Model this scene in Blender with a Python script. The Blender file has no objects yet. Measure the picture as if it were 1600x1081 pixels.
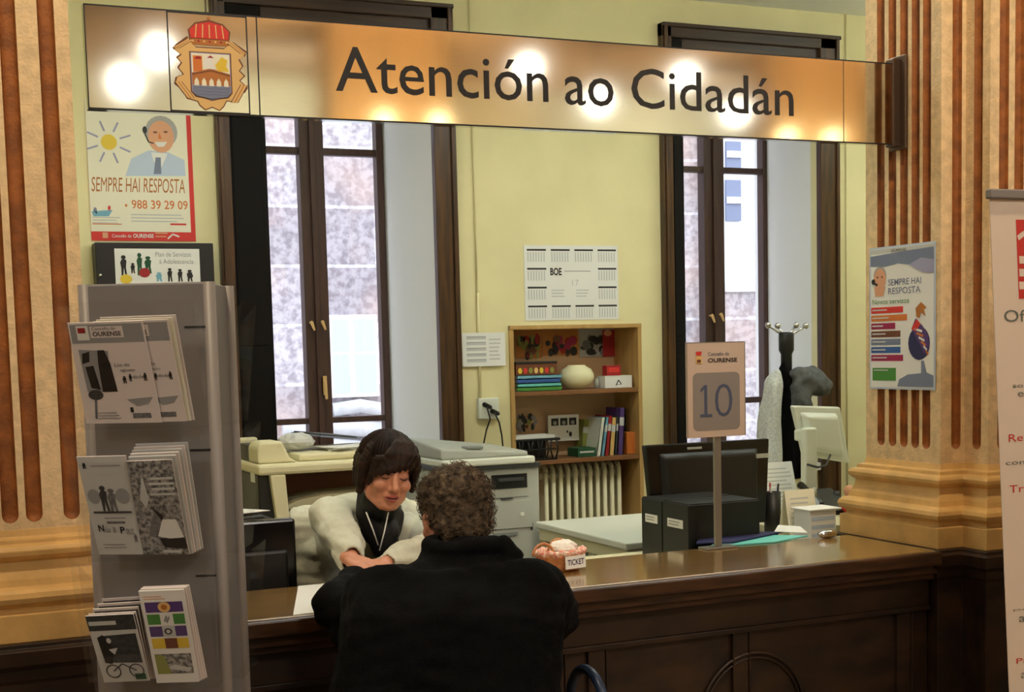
import bpy, bmesh, math, random
from mathutils import Vector as V, Matrix, noise
random.seed(7)
PI=math.pi
S=bpy.context.scene; COL=S.collection
# ------------------------------------------------------------------ camera
W,Hh=1600,1081
FL=2192.8; CY=202.0
R0=V((0.91253264,-0.40826118,-0.02463739)); R1=V((-0.05915295,-0.07213286,-0.99563938)); R2=V((0.40470374,0.91001080,-0.08997345))
CAM=V((0,0,1.48))
cd=bpy.data.cameras.new('camera'); cam=bpy.data.objects.new('camera',cd); COL.objects.link(cam)
mw=Matrix.Identity(4)
for i in range(3):
    mw[i][0]=R0[i]; mw[i][1]=-R1[i]; mw[i][2]=-R2[i]
mw.translation=CAM; cam.matrix_world=mw
cd.sensor_width=36; cd.lens=FL/W*36; cd.shift_y=CY/W; cd.clip_start=.05
S.camera=cam
def ray(px,py): return R0*(px-800)+R1*(py-540.5-CY)+R2*FL
def bp(px,py,ax,val):
    d=ray(px,py); return CAM+d*((val-CAM[ax])/d[ax])
def bX(px,py,x): return bp(px,py,0,x)
def bY(px,py,y): return bp(px,py,1,y)
def bZ(px,py,z): return bp(px,py,2,z)
def proj(p):
    q=V(p)-CAM; z=q.dot(R2); return q.dot(R0)/z*FL+800, q.dot(R1)/z*FL+540.5+CY
# ------------------------------------------------------------------ materials
MATS={}
def nt(name):
    m=bpy.data.materials.new(name); m.use_nodes=True; n=m.node_tree; b=n.nodes['Principled BSDF']; MATS[name]=m; return m,n,b
def mat(name,col,rough=.6,metal=0,spec=.5,var=0,scale=20,bump=0,bscale=None,col2=None,stretch=(1,1,1),sheen=0,coat=0,detail=4):
    m,n,b=nt(name)
    c=(*col,1); b.inputs['Base Color'].default_value=c
    b.inputs['Roughness'].default_value=rough; b.inputs['Metallic'].default_value=metal
    b.inputs['Specular IOR Level'].default_value=spec
    if sheen: b.inputs['Sheen Weight'].default_value=sheen
    if coat: b.inputs['Coat Weight'].default_value=coat; b.inputs['Coat Roughness'].default_value=.12
    if var or col2 or bump:
        tc=n.nodes.new('ShaderNodeTexCoord'); mp=n.nodes.new('ShaderNodeMapping'); mp.inputs['Scale'].default_value=stretch
        n.links.new(tc.outputs['Object'],mp.inputs['Vector'])
        nz=n.nodes.new('ShaderNodeTexNoise'); nz.inputs['Scale'].default_value=scale; nz.inputs['Detail'].default_value=detail
        n.links.new(mp.outputs[0],nz.inputs['Vector'])
        if var or col2:
            r=n.nodes.new('ShaderNodeValToRGB'); r.color_ramp.elements[0].position=.35; r.color_ramp.elements[1].position=.65
            if col2: a_,b_=col,col2
            else: a_=tuple(x*(1-var) for x in col); b_=tuple(min(1,x*(1+var)) for x in col)
            r.color_ramp.elements[0].color=(*a_,1); r.color_ramp.elements[1].color=(*b_,1)
            n.links.new(nz.outputs['Fac'],r.inputs[0]); n.links.new(r.outputs[0],b.inputs['Base Color'])
        if bump:
            n2=nz
            if bscale:
                n2=n.nodes.new('ShaderNodeTexNoise'); n2.inputs['Scale'].default_value=bscale; n.links.new(mp.outputs[0],n2.inputs['Vector'])
            bm_=n.nodes.new('ShaderNodeBump'); bm_.inputs['Strength'].default_value=bump; bm_.inputs['Distance'].default_value=.01
            n.links.new(n2.outputs['Fac'],bm_.inputs['Height']); n.links.new(bm_.outputs[0],b.inputs['Normal'])
    return m
def emis(name,col,st):
    m,n,b=nt(name); b.inputs['Base Color'].default_value=(*col,1); b.inputs['Emission Color'].default_value=(*col,1); b.inputs['Emission Strength'].default_value=st
def srgb(r,g,b):
    f=lambda c:(c/255/12.92 if c/255<=.04045 else ((c/255+.055)/1.055)**2.4)
    return (f(r),f(g),f(b))
mat('cream',srgb(230,220,172),.85,var=.04,scale=3)
mat('ceil',srgb(242,244,240),.9)
mat('hallwall',srgb(206,198,168),.85,var=.06,scale=2)
mat('hallceil',srgb(222,190,160),.9)
mat('floor',srgb(130,110,90),.35,var=.15,scale=4)
mat('stucco',srgb(226,196,150),.7,var=.12,scale=30,bump=.25,bscale=120)
mat('flute',srgb(146,84,30),.65,var=.25,scale=25,bump=.2,bscale=120)
mat('moulding',srgb(215,172,105),.45,var=.15,scale=9,bump=.15,bscale=60)
mat('dkwood',srgb(52,34,20),.35,col2=srgb(86,56,28),scale=6,stretch=(8,8,.6))
mat('dkwoodh',srgb(44,28,20),.35,col2=srgb(66,44,28),scale=6,stretch=(.6,8,8))
mat('blackwood',srgb(16,12,10),.7,spec=.2,var=.2,scale=8,stretch=(6,6,.6))
mat('sash',srgb(70,46,34),.45,var=.2,scale=8,stretch=(6,6,.6))
mat('counter_top',srgb(124,94,48),.2,col2=srgb(150,116,62),scale=3.5,stretch=(.7,8,8),coat=1)
mat('counter_front',srgb(30,18,10),.5,col2=srgb(54,33,15),scale=5,stretch=(1.5,6,3),bump=.2)
mat('counter_edge',srgb(78,48,26),.35,col2=srgb(46,28,14),scale=7,stretch=(1,4,8))
mat('reveal',srgb(244,246,242),.75)
mat('steel',srgb(212,210,200),.075,metal=1,var=.04,scale=60,stretch=(.3,1,14))
mat('steel_dark',srgb(110,92,78),.35,metal=.8)
mat('ink',srgb(24,22,20),.5)
mat('chrome',srgb(210,210,210),.15,metal=1)
mat('paper',srgb(232,232,228),.7)
mat('cream_paper',srgb(236,232,210),.7)
mat('print_grey',srgb(150,150,150),.7)
mat('print_light',srgb(196,198,196),.7)
mat('print_mid',srgb(110,110,112),.7,var=.3,scale=160)
mat('print_dark',srgb(52,54,54),.7,var=.3,scale=120)
mat('print_photo',srgb(70,70,70),.7,col2=srgb(170,168,164),scale=140)
mat('red',srgb(214,52,44),.6)
mat('deepred',srgb(160,26,30),.6)
mat('orange',srgb(214,120,50),.6)
mat('yellow',srgb(228,196,60),.6)
mat('olive',srgb(140,146,70),.6)
mat('green',srgb(72,140,56),.6)
mat('dkgreen',srgb(26,80,50),.6)
mat('blue',srgb(50,92,160),.6)
mat('navy',srgb(34,34,84),.6)
mat('purple',srgb(84,58,120),.6)
mat('magenta',srgb(160,30,80),.6)
mat('skyblue',srgb(120,176,200),.6)
mat('lavender',srgb(160,160,190),.6)
mat('slate',srgb(120,130,156),.6)
mat('teal',srgb(110,205,195),.5)
mat('pale_yellow',srgb(236,232,190),.7)
mat('skinprint',srgb(222,164,128),.7)
mat('greyhair_print',srgb(170,168,164),.7)
mat('gold',srgb(224,184,116),.5)
mat('gold_dark',srgb(180,110,40),.5)
mat('brown',srgb(110,60,34),.5)
mat('rackgrey',srgb(126,122,120),.5,metal=.1,var=.05,scale=6)
mat('rackedge',srgb(134,127,122),.5,metal=.1)
mat('magpaper',srgb(226,216,212),.7)
mat('beige',srgb(218,212,176),.5)
mat('beige_dk',srgb(176,170,140),.5)
mat('ltgrey',srgb(176,180,172),.5)
mat('midgrey',srgb(128,134,132),.5)
mat('dkgrey',srgb(58,60,60),.5)
mat('black',srgb(20,20,20),.45)
mat('blackgloss',srgb(14,14,15),.2)
mat('boxfile',srgb(22,28,24),.5)
mat('white_plastic',srgb(222,226,214),.45)
mat('radiator',srgb(226,220,186),.45)
mat('shelfwood',srgb(176,138,80),.5,col2=srgb(194,158,98),scale=4,stretch=(5,5,.7))
mat('shelfboard',srgb(120,78,44),.5,col2=srgb(140,94,56),scale=4,stretch=(.7,5,5))
mat('shelfback',srgb(206,172,134),.7)
mat('placard',srgb(206,184,166),.5)
mat('placard_grey',srgb(142,134,128),.5)
mat('placard_ink',srgb(74,84,110),.5)
mat('steelpole',srgb(150,146,138),.35,metal=.6)
mat('basket',srgb(206,150,96),.6,col2=srgb(186,110,70),scale=70,bump=.3)
mat('gingham',srgb(214,110,90),.7,col2=srgb(240,220,200),scale=110)
mat('tissue',srgb(236,230,222),.8)
mat('bluetube',srgb(36,52,78),.35)
mat('seatfabric',srgb(34,44,66),.8)
mat('skin',srgb(206,142,112),.5,var=.06,scale=30)
mat('skin_dark',srgb(186,112,84),.5,var=.08,scale=40)
mat('lips',srgb(176,88,82),.4)
mat('lash',srgb(50,30,24),.6)
mat('hair',srgb(26,15,9),.62,spec=.25,col2=srgb(46,28,18),scale=50,stretch=(1,1,1))
mat('curly',srgb(56,44,32),.75,col2=srgb(118,98,74),scale=60)
mat('cardigan',srgb(206,206,186),.85,var=.05,scale=40,bump=.3,bscale=300,sheen=.2)
mat('blouse',srgb(16,16,18),.6)
mat('coat',srgb(7,7,8),.95,spec=.15,var=.3,scale=40,bump=.3,bscale=200)
mat('coatwhite',srgb(222,224,222),.8,col2=srgb(190,194,196),scale=90)
mat('coatgrey',srgb(92,94,96),.85,var=.2,scale=40)
mat('banner',srgb(222,204,184),.6)
mat('banner_grey',srgb(100,104,96),.6)
mat('banner_red',srgb(200,50,40),.6)
mat('whitewall_ext',srgb(236,240,244),.9)
mat('pale_ext',srgb(190,205,225),.6)
mat('pillow_lit',srgb(240,230,200),.5)
mat('sill_stone',srgb(200,200,200),.8,var=.1,scale=10)
emis('lamp_white',(1,.99,.92),9)
emis('lamp_warm',(1,.74,.38),9)
emis('office_lamp',(.94,1,.92),16)
# granite blocks
m,n,b=nt('granite'); b.inputs['Roughness'].default_value=.9
tc=n.nodes.new('ShaderNodeTexCoord'); mp=n.nodes.new('ShaderNodeMapping'); mp.inputs['Rotation'].default_value=(PI/2,0,0)
br=n.nodes.new('ShaderNodeTexBrick'); br.inputs['Scale'].default_value=1; br.inputs['Brick Width'].default_value=.95; br.inputs['Row Height'].default_value=.42
br.inputs['Mortar Size'].default_value=.012; br.inputs['Color1'].default_value=(*srgb(202,196,200),1); br.inputs['Color2'].default_value=(*srgb(168,160,164),1); br.inputs['Mortar'].default_value=(*srgb(225,225,232),1)
nz=n.nodes.new('ShaderNodeTexNoise'); nz.inputs['Scale'].default_value=22; nz.inputs['Detail'].default_value=6
n2=n.nodes.new('ShaderNodeTexNoise'); n2.inputs['Scale'].default_value=1.3
mx=n.nodes.new('ShaderNodeMix'); mx.data_type='RGBA'; mx.blend_type='MULTIPLY'; mx.inputs[0].default_value=.75
rp=n.nodes.new('ShaderNodeValToRGB'); rp.color_ramp.elements[0].position=.38; rp.color_ramp.elements[0].color=(.45,.42,.44,1); rp.color_ramp.elements[1].position=.6; rp.color_ramp.elements[1].color=(1,1,1,1)
mx2=n.nodes.new('ShaderNodeMix'); mx2.data_type='RGBA'; mx2.inputs[7].default_value=(*srgb(214,180,160),1)
rp2=n.nodes.new('ShaderNodeValToRGB'); rp2.color_ramp.elements[0].position=.5; rp2.color_ramp.elements[1].position=.75; rp2.color_ramp.elements[1].color=(.5,.5,.5,1)
n.links.new(tc.outputs['Object'],mp.inputs[0]); n.links.new(mp.outputs[0],br.inputs[0]); n.links.new(tc.outputs['Object'],nz.inputs[0]); n.links.new(tc.outputs['Object'],n2.inputs[0])
n.links.new(nz.outputs[0],rp.inputs[0]); n.links.new(br.outputs[0],mx.inputs[6]); n.links.new(rp.outputs[0],mx.inputs[7])
n.links.new(n2.outputs[0],rp2.inputs[0]); n.links.new(rp2.outputs[0],mx2.inputs[0]); n.links.new(mx.outputs[2],mx2.inputs[6]); n.links.new(mx2.outputs[2],b.inputs['Base Color'])
def thin(name,tint,fac,rough=.02):
    m,n,b=nt(name); n.nodes.remove(b); out=n.nodes['Material Output']
    t=n.nodes.new('ShaderNodeBsdfTransparent'); t.inputs[0].default_value=(*tint,1)
    g=n.nodes.new('ShaderNodeBsdfGlossy'); g.inputs['Roughness'].default_value=rough
    x=n.nodes.new('ShaderNodeMixShader'); x.inputs[0].default_value=fac
    n.links.new(t.outputs[0],x.inputs[1]); n.links.new(g.outputs[0],x.inputs[2]); n.links.new(x.outputs[0],out.inputs[0])
thin('glass',(.98,.99,1),.05)
thin('acrylic',(.97,.97,.965),.05,.06)
# ------------------------------------------------------------------ mesh builder
class MB:
    def __init__(s,m='paper'): s.v=[];s.f=[];s.fm=[];s.fs=[];s.m=m
    def add(s,vs,fs,m=None,sm=False):
        o=len(s.v); s.v+= [V(p) for p in vs]
        for f in fs: s.f.append([o+i for i in f]); s.fm.append(m or s.m); s.fs.append(sm)
        return s
    def box(s,a,b,m=None,M=None):
        x0,x1=sorted((a[0],b[0]));y0,y1=sorted((a[1],b[1]));z0,z1=sorted((a[2],b[2]))
        vs=[V(p) for p in((x0,y0,z0),(x1,y0,z0),(x1,y1,z0),(x0,y1,z0),(x0,y0,z1),(x1,y0,z1),(x1,y1,z1),(x0,y1,z1))]
        if M: vs=[M@p for p in vs]
        return s.add(vs,[(0,3,2,1),(4,5,6,7),(0,1,5,4),(1,2,6,5),(2,3,7,6),(3,0,4,7)],m)
    def hexa(s,q0,q1,m=None):   # two quads (ordered) front, back
        return s.add(list(q0)+list(q1),[(0,1,2,3),(7,6,5,4),(0,4,5,1),(1,5,6,2),(2,6,7,3),(3,7,4,0)],m)
    def slab(s,q,t,m=None):     # quad bl,br,tr,tl facing viewer; thickness goes away from normal
        n=(q[1]-q[0]).cross(q[3]-q[0]).normalized()
        return s.hexa(q,[p-n*t for p in q],m)
    def prism(s,poly,z0,z1,m=None,ax=2):
        def mk(p,z): return (p[0],p[1],z) if ax==2 else ((p[0],z,p[1]) if ax==1 else (z,p[0],p[1]))
        k=len(poly); vs=[mk(p,z0) for p in poly]+[mk(p,z1) for p in poly]
        return s.add(vs,[list(range(k))[::-1],list(range(k,2*k))]+[(i,(i+1)%k,k+(i+1)%k,k+i) for i in range(k)],m)
    def loft(s,rings,m=None,sm=True,closed=True,caps=True):
        k=len(rings[0]); vs=[p for r in rings for p in r]; fs=[]
        for j in range(len(rings)-1):
            for i in range(k if closed else k-1):
                a=j*k+i;b=j*k+(i+1)%k; fs.append((a,b,b+k,a+k))
        o=len(s.v); s.add(vs,fs,m,sm)
        if caps:
            s.f.append([o+i for i in range(k)][::-1]); s.fm.append(m or s.m); s.fs.append(False)
            s.f.append([o+(len(rings)-1)*k+i for i in range(k)]); s.fm.append(m or s.m); s.fs.append(False)
        return s
    def tube(s,pts,r,m=None,k=10,caps=True,rx=None):
        pts=[V(p) for p in pts]; rings=[]; up=None
        for i,p in enumerate(pts):
            t=(pts[min(i+1,len(pts)-1)]-pts[max(i-1,0)]).normalized()
            if up is None: up=t.orthogonal().normalized()
            up=(up-t*up.dot(t)); up=up.normalized() if up.length>1e-6 else t.orthogonal().normalized()
            sd=t.cross(up); rr=r[i] if isinstance(r,(list,tuple)) else r
            rings.append([p+up*math.cos(a)*rr+sd*math.sin(a)*rr for a in [2*PI*j/k for j in range(k)]])
        return s.loft(rings,m,True,True,caps)
    def lathe(s,c,prof,m=None,k=24,sm=True):
        c=V(c); return s.loft([[c+V((r*math.cos(2*PI*j/k),r*math.sin(2*PI*j/k),z)) for j in range(k)] for r,z in prof],m,sm)
    def ball(s,c,r,m=None,k=16,M=None):
        c=V(c); rr=r if isinstance(r,(list,tuple)) else (r,r,r); rings=[]
        for j in range(k//2+1):
            t=-PI/2+PI*j/(k//2); t=max(min(t,PI/2-.02),-PI/2+.02)
            ring=[V((rr[0]*math.cos(t)*math.cos(2*PI*i/k),rr[1]*math.cos(t)*math.sin(2*PI*i/k),rr[2]*math.sin(t))) for i in range(k)]
            rings.append([c+(M@p if M else p) for p in ring])
        return s.loft(rings,m)
    def stroke(s,pts,m=None,k=16):
        """tapered capsule chain: pts (p,r) ; rounded ends"""
        P=[V(a) for a,_ in pts]; R=[r for _,r in pts]; q=[];rr=[]
        t0=(P[1]-P[0]).normalized(); t1=(P[-1]-P[-2]).normalized()
        for a in (88,60,30): q.append(P[0]-t0*R[0]*math.sin(math.radians(a))); rr.append(R[0]*math.cos(math.radians(a)))
        q+=P; rr+=R
        for a in (30,60,88): q.append(P[-1]+t1*R[-1]*math.sin(math.radians(a))); rr.append(R[-1]*math.cos(math.radians(a)))
        return s.tube(q,rr,m,k)
    def build(s,name,parent=None,bevel=0,off=None,seg=2):
        me=bpy.data.meshes.new(name); o=bpy.data.objects.new(name,me); COL.objects.link(o)
        w=V((0,0,0))
        if off is not None: w=V(off)
        elif parent is not None: w=worldloc(parent)
        me.from_pydata([tuple(p-w) for p in s.v],[],s.f)
        names=[]
        for x in s.fm:
            if x not in names: names.append(x)
        for x in names: me.materials.append(MATS[x])
        me.polygons.foreach_set('material_index',[names.index(x) for x in s.fm]); me.polygons.foreach_set('use_smooth',s.fs)
        me.update()
        if parent is not None: o.parent=parent
        elif off is not None: o.location=w
        if bevel:
            b=o.modifiers.new('bevel','BEVEL'); b.width=bevel; b.segments=seg; b.limit_method='ANGLE'; b.angle_limit=.7
        return o
def worldloc(o):
    w=V((0,0,0))
    while o is not None: w+=o.location; o=o.parent
    return w
def tag(o,label,cat,group=None,kind=None):
    if label: o['label']=label
    if cat: o['category']=cat
    if group: o['group']=group
    if kind: o['kind']=kind
    return o
def thing(name,loc,label,cat,group=None,kind=None):
    o=bpy.data.objects.new(name,None); COL.objects.link(o); o.location=loc; o.empty_display_size=.05
    return tag(o,label,cat,group,kind)
def struct(name,mb,bevel=0,parent=None):
    o=mb.build(name,parent,bevel)
    if parent is None: o['kind']='structure'
    return o
def copy_tree(o,parent=None):
    c=o.copy(); COL.objects.link(c); c.parent=parent
    for ch in list(o.children): copy_tree(ch,c)
    return c
# ------------------------------------------------------------------ text + flat printing
_T={}
def tgeo(s,bold=0,shear=0):
    key=(s,bold,shear)
    if key in _T: return _T[key]
    c=bpy.data.curves.new('t','FONT'); c.body=s; c.offset=bold; c.shear=shear; c.resolution_u=3
    o=bpy.data.objects.new('t',c); COL.objects.link(o); dg=bpy.context.evaluated_depsgraph_get()
    me=bpy.data.meshes.new_from_object(o.evaluated_get(dg)); vs=[(v.co.x,v.co.y) for v in me.vertices]; fs=[list(p.vertices) for p in me.polygons]
    bpy.data.objects.remove(o); bpy.data.curves.remove(c); bpy.data.meshes.remove(me)
    x0=min(v[0] for v in vs);x1=max(v[0] for v in vs);y0=min(v[1] for v in vs);y1=max(v[1] for v in vs)
    _T[key]=([((x-x0)/(x1-x0),(y-y0)/(y1-y0)) for x,y in vs],fs); return _T[key]
class Flat:
    """printed surface: O bottom-left, U,Vv full extents; n faces the reader; u,v in 0..1 (v up)"""
    def __init__(s,q,t=.001,base='paper',mb=None,step=.0006):
        s.q=[V(p) for p in q]; s.n=(s.q[1]-s.q[0]).cross(s.q[3]-s.q[0]).normalized(); s.mb=mb or MB(); s.step=step
        if base: s.mb.slab(s.q,t,base)
    def p(s,u,v,l=1):
        a,b,c,d=s.q; return a*(1-u)*(1-v)+b*u*(1-v)+c*u*v+d*(1-u)*v+s.n*s.step*l
    def poly(s,pts,m,l=1):
        s.mb.add([s.p(u,v,l) for u,v in pts],[list(range(len(pts)))],m); return s
    def rect(s,u0,v0,u1,v1,m,l=1): return s.poly([(u0,v0),(u1,v0),(u1,v1),(u0,v1)],m,l)
    def ell(s,u,v,ru,rv,m,l=1,k=20): return s.poly([(u+ru*math.cos(2*PI*i/k),v+rv*math.sin(2*PI*i/k)) for i in range(k)],m,l)
    def line(s,pts,w,m,l=1,asp=1):
        for (a,b),(c,d) in zip(pts[:-1],pts[1:]):
            dx,dy=c-a,(d-b)*asp; L=math.hypot(dx,dy) or 1; nx,ny=-dy/L*w,dx/L*w/asp
            s.poly([(a-nx,b-ny),(c-nx,d-ny),(c+nx,d+ny),(a+nx,b+ny)],m,l)
        return s
    def text(s,t,u0,v0,u1,v1,m='ink',l=2,bold=0,shear=0):
        vs,fs=tgeo(t,bold,shear); s.mb.add([s.p(u0+(u1-u0)*x,v0+(v1-v0)*y,l) for x,y in vs],fs,m); return s
    def lines(s,u0,v0,u1,v1,n,m='print_grey',l=1,fill=.35,var=.25):
        for i in range(n):
            y=v1-(v1-v0)*(i+.5)/n; h=(v1-v0)/n*fill; s.rect(u0,y-h/2,u1-(u1-u0)*random.random()*var,y+h/2,m,l)
        return s
    def rrect(s,u0,v0,u1,v1,ru,rv,m,l=1):
        pts=[]
        for cx,cy,a0 in((u1-ru,v0+rv,-90),(u1-ru,v1-rv,0),(u0+ru,v1-rv,90),(u0+ru,v0+rv,180)):
            for i in range(6): a=math.radians(a0+90*i/5); pts.append((cx+ru*math.cos(a),cy+rv*math.sin(a)))
        return s.poly(pts,m,l)
    def person(s,u,v,w,h,m,l=2,mode=0):
        s.ell(u,v+h*.9,w*.28,h*.1,m,l,10)
        s.poly([(u-w*.3,v+h*.4),(u+w*.25,v+h*.4),(u+w*.35,v+h*.75),(u+w*.1,v+h*.82),(u-w*.2,v+h*.8),(u-w*.4,v+h*.65)],m,l)
        s.poly([(u-w*.3,v),(u-w*.1,v),(u+.02*w,v+h*.42),(u-w*.3,v+h*.42)],m,l); s.poly([(u+w*.15,v),(u+w*.35,v),(u+w*.25,v+h*.42),(u,v+h*.42)],m,l)
        return s
def crest(F,u0,v0,u1,v1,l=2,simple=False):
    X=lambda a:u0+(u1-u0)*a
    Y=lambda a:v0+(v1-v0)*a
    if not simple: Y=lambda a:v0+(v1-v0)*(a*.88 if a<.79 else .70+(a-.80)*1.6)
    def P(pts,m,ll=0): F.poly([(X(a),Y(b)) for a,b in pts],m,l+ll)
    if simple:
        P([(.1,.05),(.9,.05),(.9,.62),(.1,.62)],'gold'); P([(.22,.66),(.78,.66),(.9,.95),(.1,.95)],'red'); P([(.25,.12),(.75,.12),(.75,.35),(.25,.35)],'brown',1); return
    out=[(.5,.035),(.40,.0),(.33,.05),(.30,.10),(.16,.13),(.12,.22),(.0,.30),(.02,.38),(.12,.42),(.05,.50),(.10,.56),(.04,.62),(.10,.66),(.0,.72),(.04,.78),(.20,.84),(.26,.80),(.30,.76),(.70,.76),(.74,.80),(.82,.82),(1.0,.74),(.98,.68),(.90,.64),(.95,.56),(.90,.50),(.97,.44),(.90,.38),(1.0,.30),(.96,.24),(.86,.20),(.82,.12),(.70,.12),(.66,.05),(.60,.0)]
    P([(.5+(a-.5)*1.05,.4+(b-.4)*1.035) for a,b in out],'brown',0); P(out,'gold',1)
    for (a,b,c,d) in((.02,.74,.22,.83),(.98,.72,.78,.83),(.03,.33,.20,.13),(.97,.33,.82,.10)):
        F.line([(X(a),Y(b)),(X(c),Y(d))],(u1-u0)*.055,'brown',l+2,.7); F.line([(X(a),Y(b)),(X(c),Y(d))],(u1-u0)*.043,'gold',l+3,.7)
        F.line([(X(a),Y(b)),(X(c),Y(d))],(u1-u0)*.007,'gold_dark',l+4,.7)
    sh=[(.22,.70),(.78,.70),(.78,.22),(.72,.16),(.6,.145),(.5,.12),(.4,.145),(.28,.16),(.22,.22)]
    P([(.5+(a-.5)*1.06,.42+(b-.42)*1.04) for a,b in sh],'brown',2); P(sh,'lavender',3)
    P([(.23,.69),(.77,.69),(.77,.44),(.5,.50),(.23,.44)],'cream_paper',4)
    P([(.25,.46),(.25,.66),(.38,.66),(.38,.48)],'orange',5)
    P([(.42,.50),(.40,.58),(.44,.66),(.54,.66),(.52,.58),(.58,.5)],'paper',5); P([(.6,.48),(.56,.55),(.66,.66),(.74,.62),(.72,.54),(.76,.48)],'yellow',5)
    P([(.27,.62),(.30,.65),(.36,.65),(.37,.62)],'deepred',6); P([(.45,.64),(.5,.67),(.55,.64)],'deepred',6)
    P([(.23,.45),(.5,.51),(.77,.45),(.77,.30),(.23,.30)],'gold_dark',5)
    P([(.23,.435),(.5,.49),(.77,.435),(.77,.42),(.5,.475),(.23,.42)],'brown',6)
    for i in range(5):
        c=.29+i*.105; P([(c-.035,.28),(c+.035,.28),(c+.03,.35),(c,.39),(c-.03,.35)],'cream_paper',6)
    P([(.23,.29),(.77,.29),(.77,.22),(.72,.165),(.5,.13),(.28,.165),(.23,.22)],'slate',7)
    for i in range(3): F.line([(X(.25+.1*k),Y(.26-.04*i+(.008 if k%2 else -.004))) for k in range(6)],(u1-u0)*.006,'navy',l+8,.7)
    # crown
    P([(.25,.80),(.75,.80),(.78,.84),(.22,.84)],'gold_dark',2)
    P([(.22,.83),(.78,.83),(.80,.90),(.70,.95),(.5,.975),(.30,.95),(.20,.90)],'brown',1); P([(.235,.845),(.765,.845),(.78,.90),(.69,.94),(.5,.96),(.31,.94),(.22,.90)],'red',3)
    for c in(.30,.40,.5,.60,.70): F.line([(X(c),Y(.85)),(X(.5+(c-.5)*.9),Y(.94))],(u1-u0)*.008,'gold',l+5,.7)
    for i in range(7): F.ell(X(.26+i*.08),Y(.825),(u1-u0)*.016,(v1-v0)*.012,'deepred' if i%2 else 'gold',l+5,8)
    F.ell(X(.5),Y(.985),(u1-u0)*.022,(v1-v0)*.018,'gold_dark',l+3,10)
# ================================================================== SETTING
YW=6.3; YS=6.85
# floor, ceilings
struct('floor',MB('floor').box((-6,-8.2,-.05),(14,7.0,0)))
struct('ceiling',MB('ceil').box((.0,3.62,3.22),(6.0,6.36,3.3)).box((-6,-8.2,4.6),(14,3.62,4.7),'hallceil').box((-6,3.52,3.22),(14,3.62,4.7),'hallwall'))
w1o=(1.46,2.43); w2o=(3.72,4.638); zt=3.02; zb=.82
m_=MB('cream')
nx0,nx1=bY(797,560,YW-.012).x+.004,bY(1003,560,YW-.012).x-.004; nz=bY(900,507,YW-.012).z-.004
m_.box((0,YW,0),(w1o[0],YW+.06,3.3)).box((w1o[1],YW,0),(nx0,YW+.06,3.3)).box((nx1,YW,0),(w2o[0],YW+.06,3.3)).box((nx0,YW,nz),(nx1,YW+.06,3.3)).box((w2o[1],YW,0),(6,YW+.06,3.3))
for a,b in(w1o,w2o): m_.box((a,YW,0),(b,YW+.06,zb)).box((a,YW,zt),(b,YW+.06,3.3))
s1=(1.62,2.376); s2=(3.98,4.70)
m_.box((0,YS+.06,0),(s1[0],YS+.14,3.3),'reveal').box((s1[1],YS+.06,0),(s2[0],YS+.14,3.3),'reveal').box((s2[1],YS+.06,0),(6,YS+.14,3.3),'reveal')
for a,b in(s1,s2): m_.box((a,YS+.06,0),(b,YS+.14,zb-.01),'reveal').box((a,YS+.06,zt+.01),(b,YS+.14,3.3),'reveal')
struct('wall_back',m_)
m_=MB('reveal')
for (a,b),(c,d) in((w1o,s1),(w2o,s2)):
    a2=1.624 if a<2 else 3.795
    m_.add([(a2,YW+.01,zb),(c,YS+.07,zb),(c,YS+.07,zt),(a2,YW+.01,zt)],[(0,1,2,3)]); m_.add([(b,YW+.005,zb),(d,YS+.07,zb),(d,YS+.07,zt),(b,YW+.005,zt)],[(3,2,1,0)])
    m_.add([(a,YW+.01,zt),(b,YW+.01,zt),(d,YS+.07,zt),(c,YS+.07,zt)],[(0,1,2,3)])
    m_.box((min(a,c),YW-.03,zb-.04),(max(b,d),YS+.07,zb))
struct('trim_1',m_)
struct('wall_left',MB('cream').box((-.06,3.99,0),(0,7,3.3)))
struct('wall_right',MB('cream').box((6,3.62,0),(6.06,7,3.3)))
h=MB('hallwall').box((-6.1,-8.2,0),(-6,3.62,4.7)).box((14,-8.2,0),(14.1,3.62,4.7)).box((-6,3.55,0),(-.7,3.62,3.3)).box((4.1,3.55,0),(14,3.62,3.3))
struct('wall_hall_sides',h)
struct('wall_front',MB('hallwall').box((-6,-8.3,0),(14,-8.2,4.7)))
# thin vertical conduit seams
m_=MB('cream')
for px,z0,z1 in((740,1.7,3.22),(1321,.3,3.22)):
    x=bY(px,300,YW).x; m_.tube([(x,YW-.008,z0),(x,YW-.008,z1)],.004)
x=bY(752,600,YW).x; m_.tube([(x-.01,YW-.008,1.2),(x-.01,YW-.008,1.75)],.007)
struct('trim_2',m_)
struct('baseboard_back',MB('dkwood').box((0,YW-.015,0),(nx0-.01,YW,.12)).box((nx1+.01,YW-.015,0),(6,YW,.12)))
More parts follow.
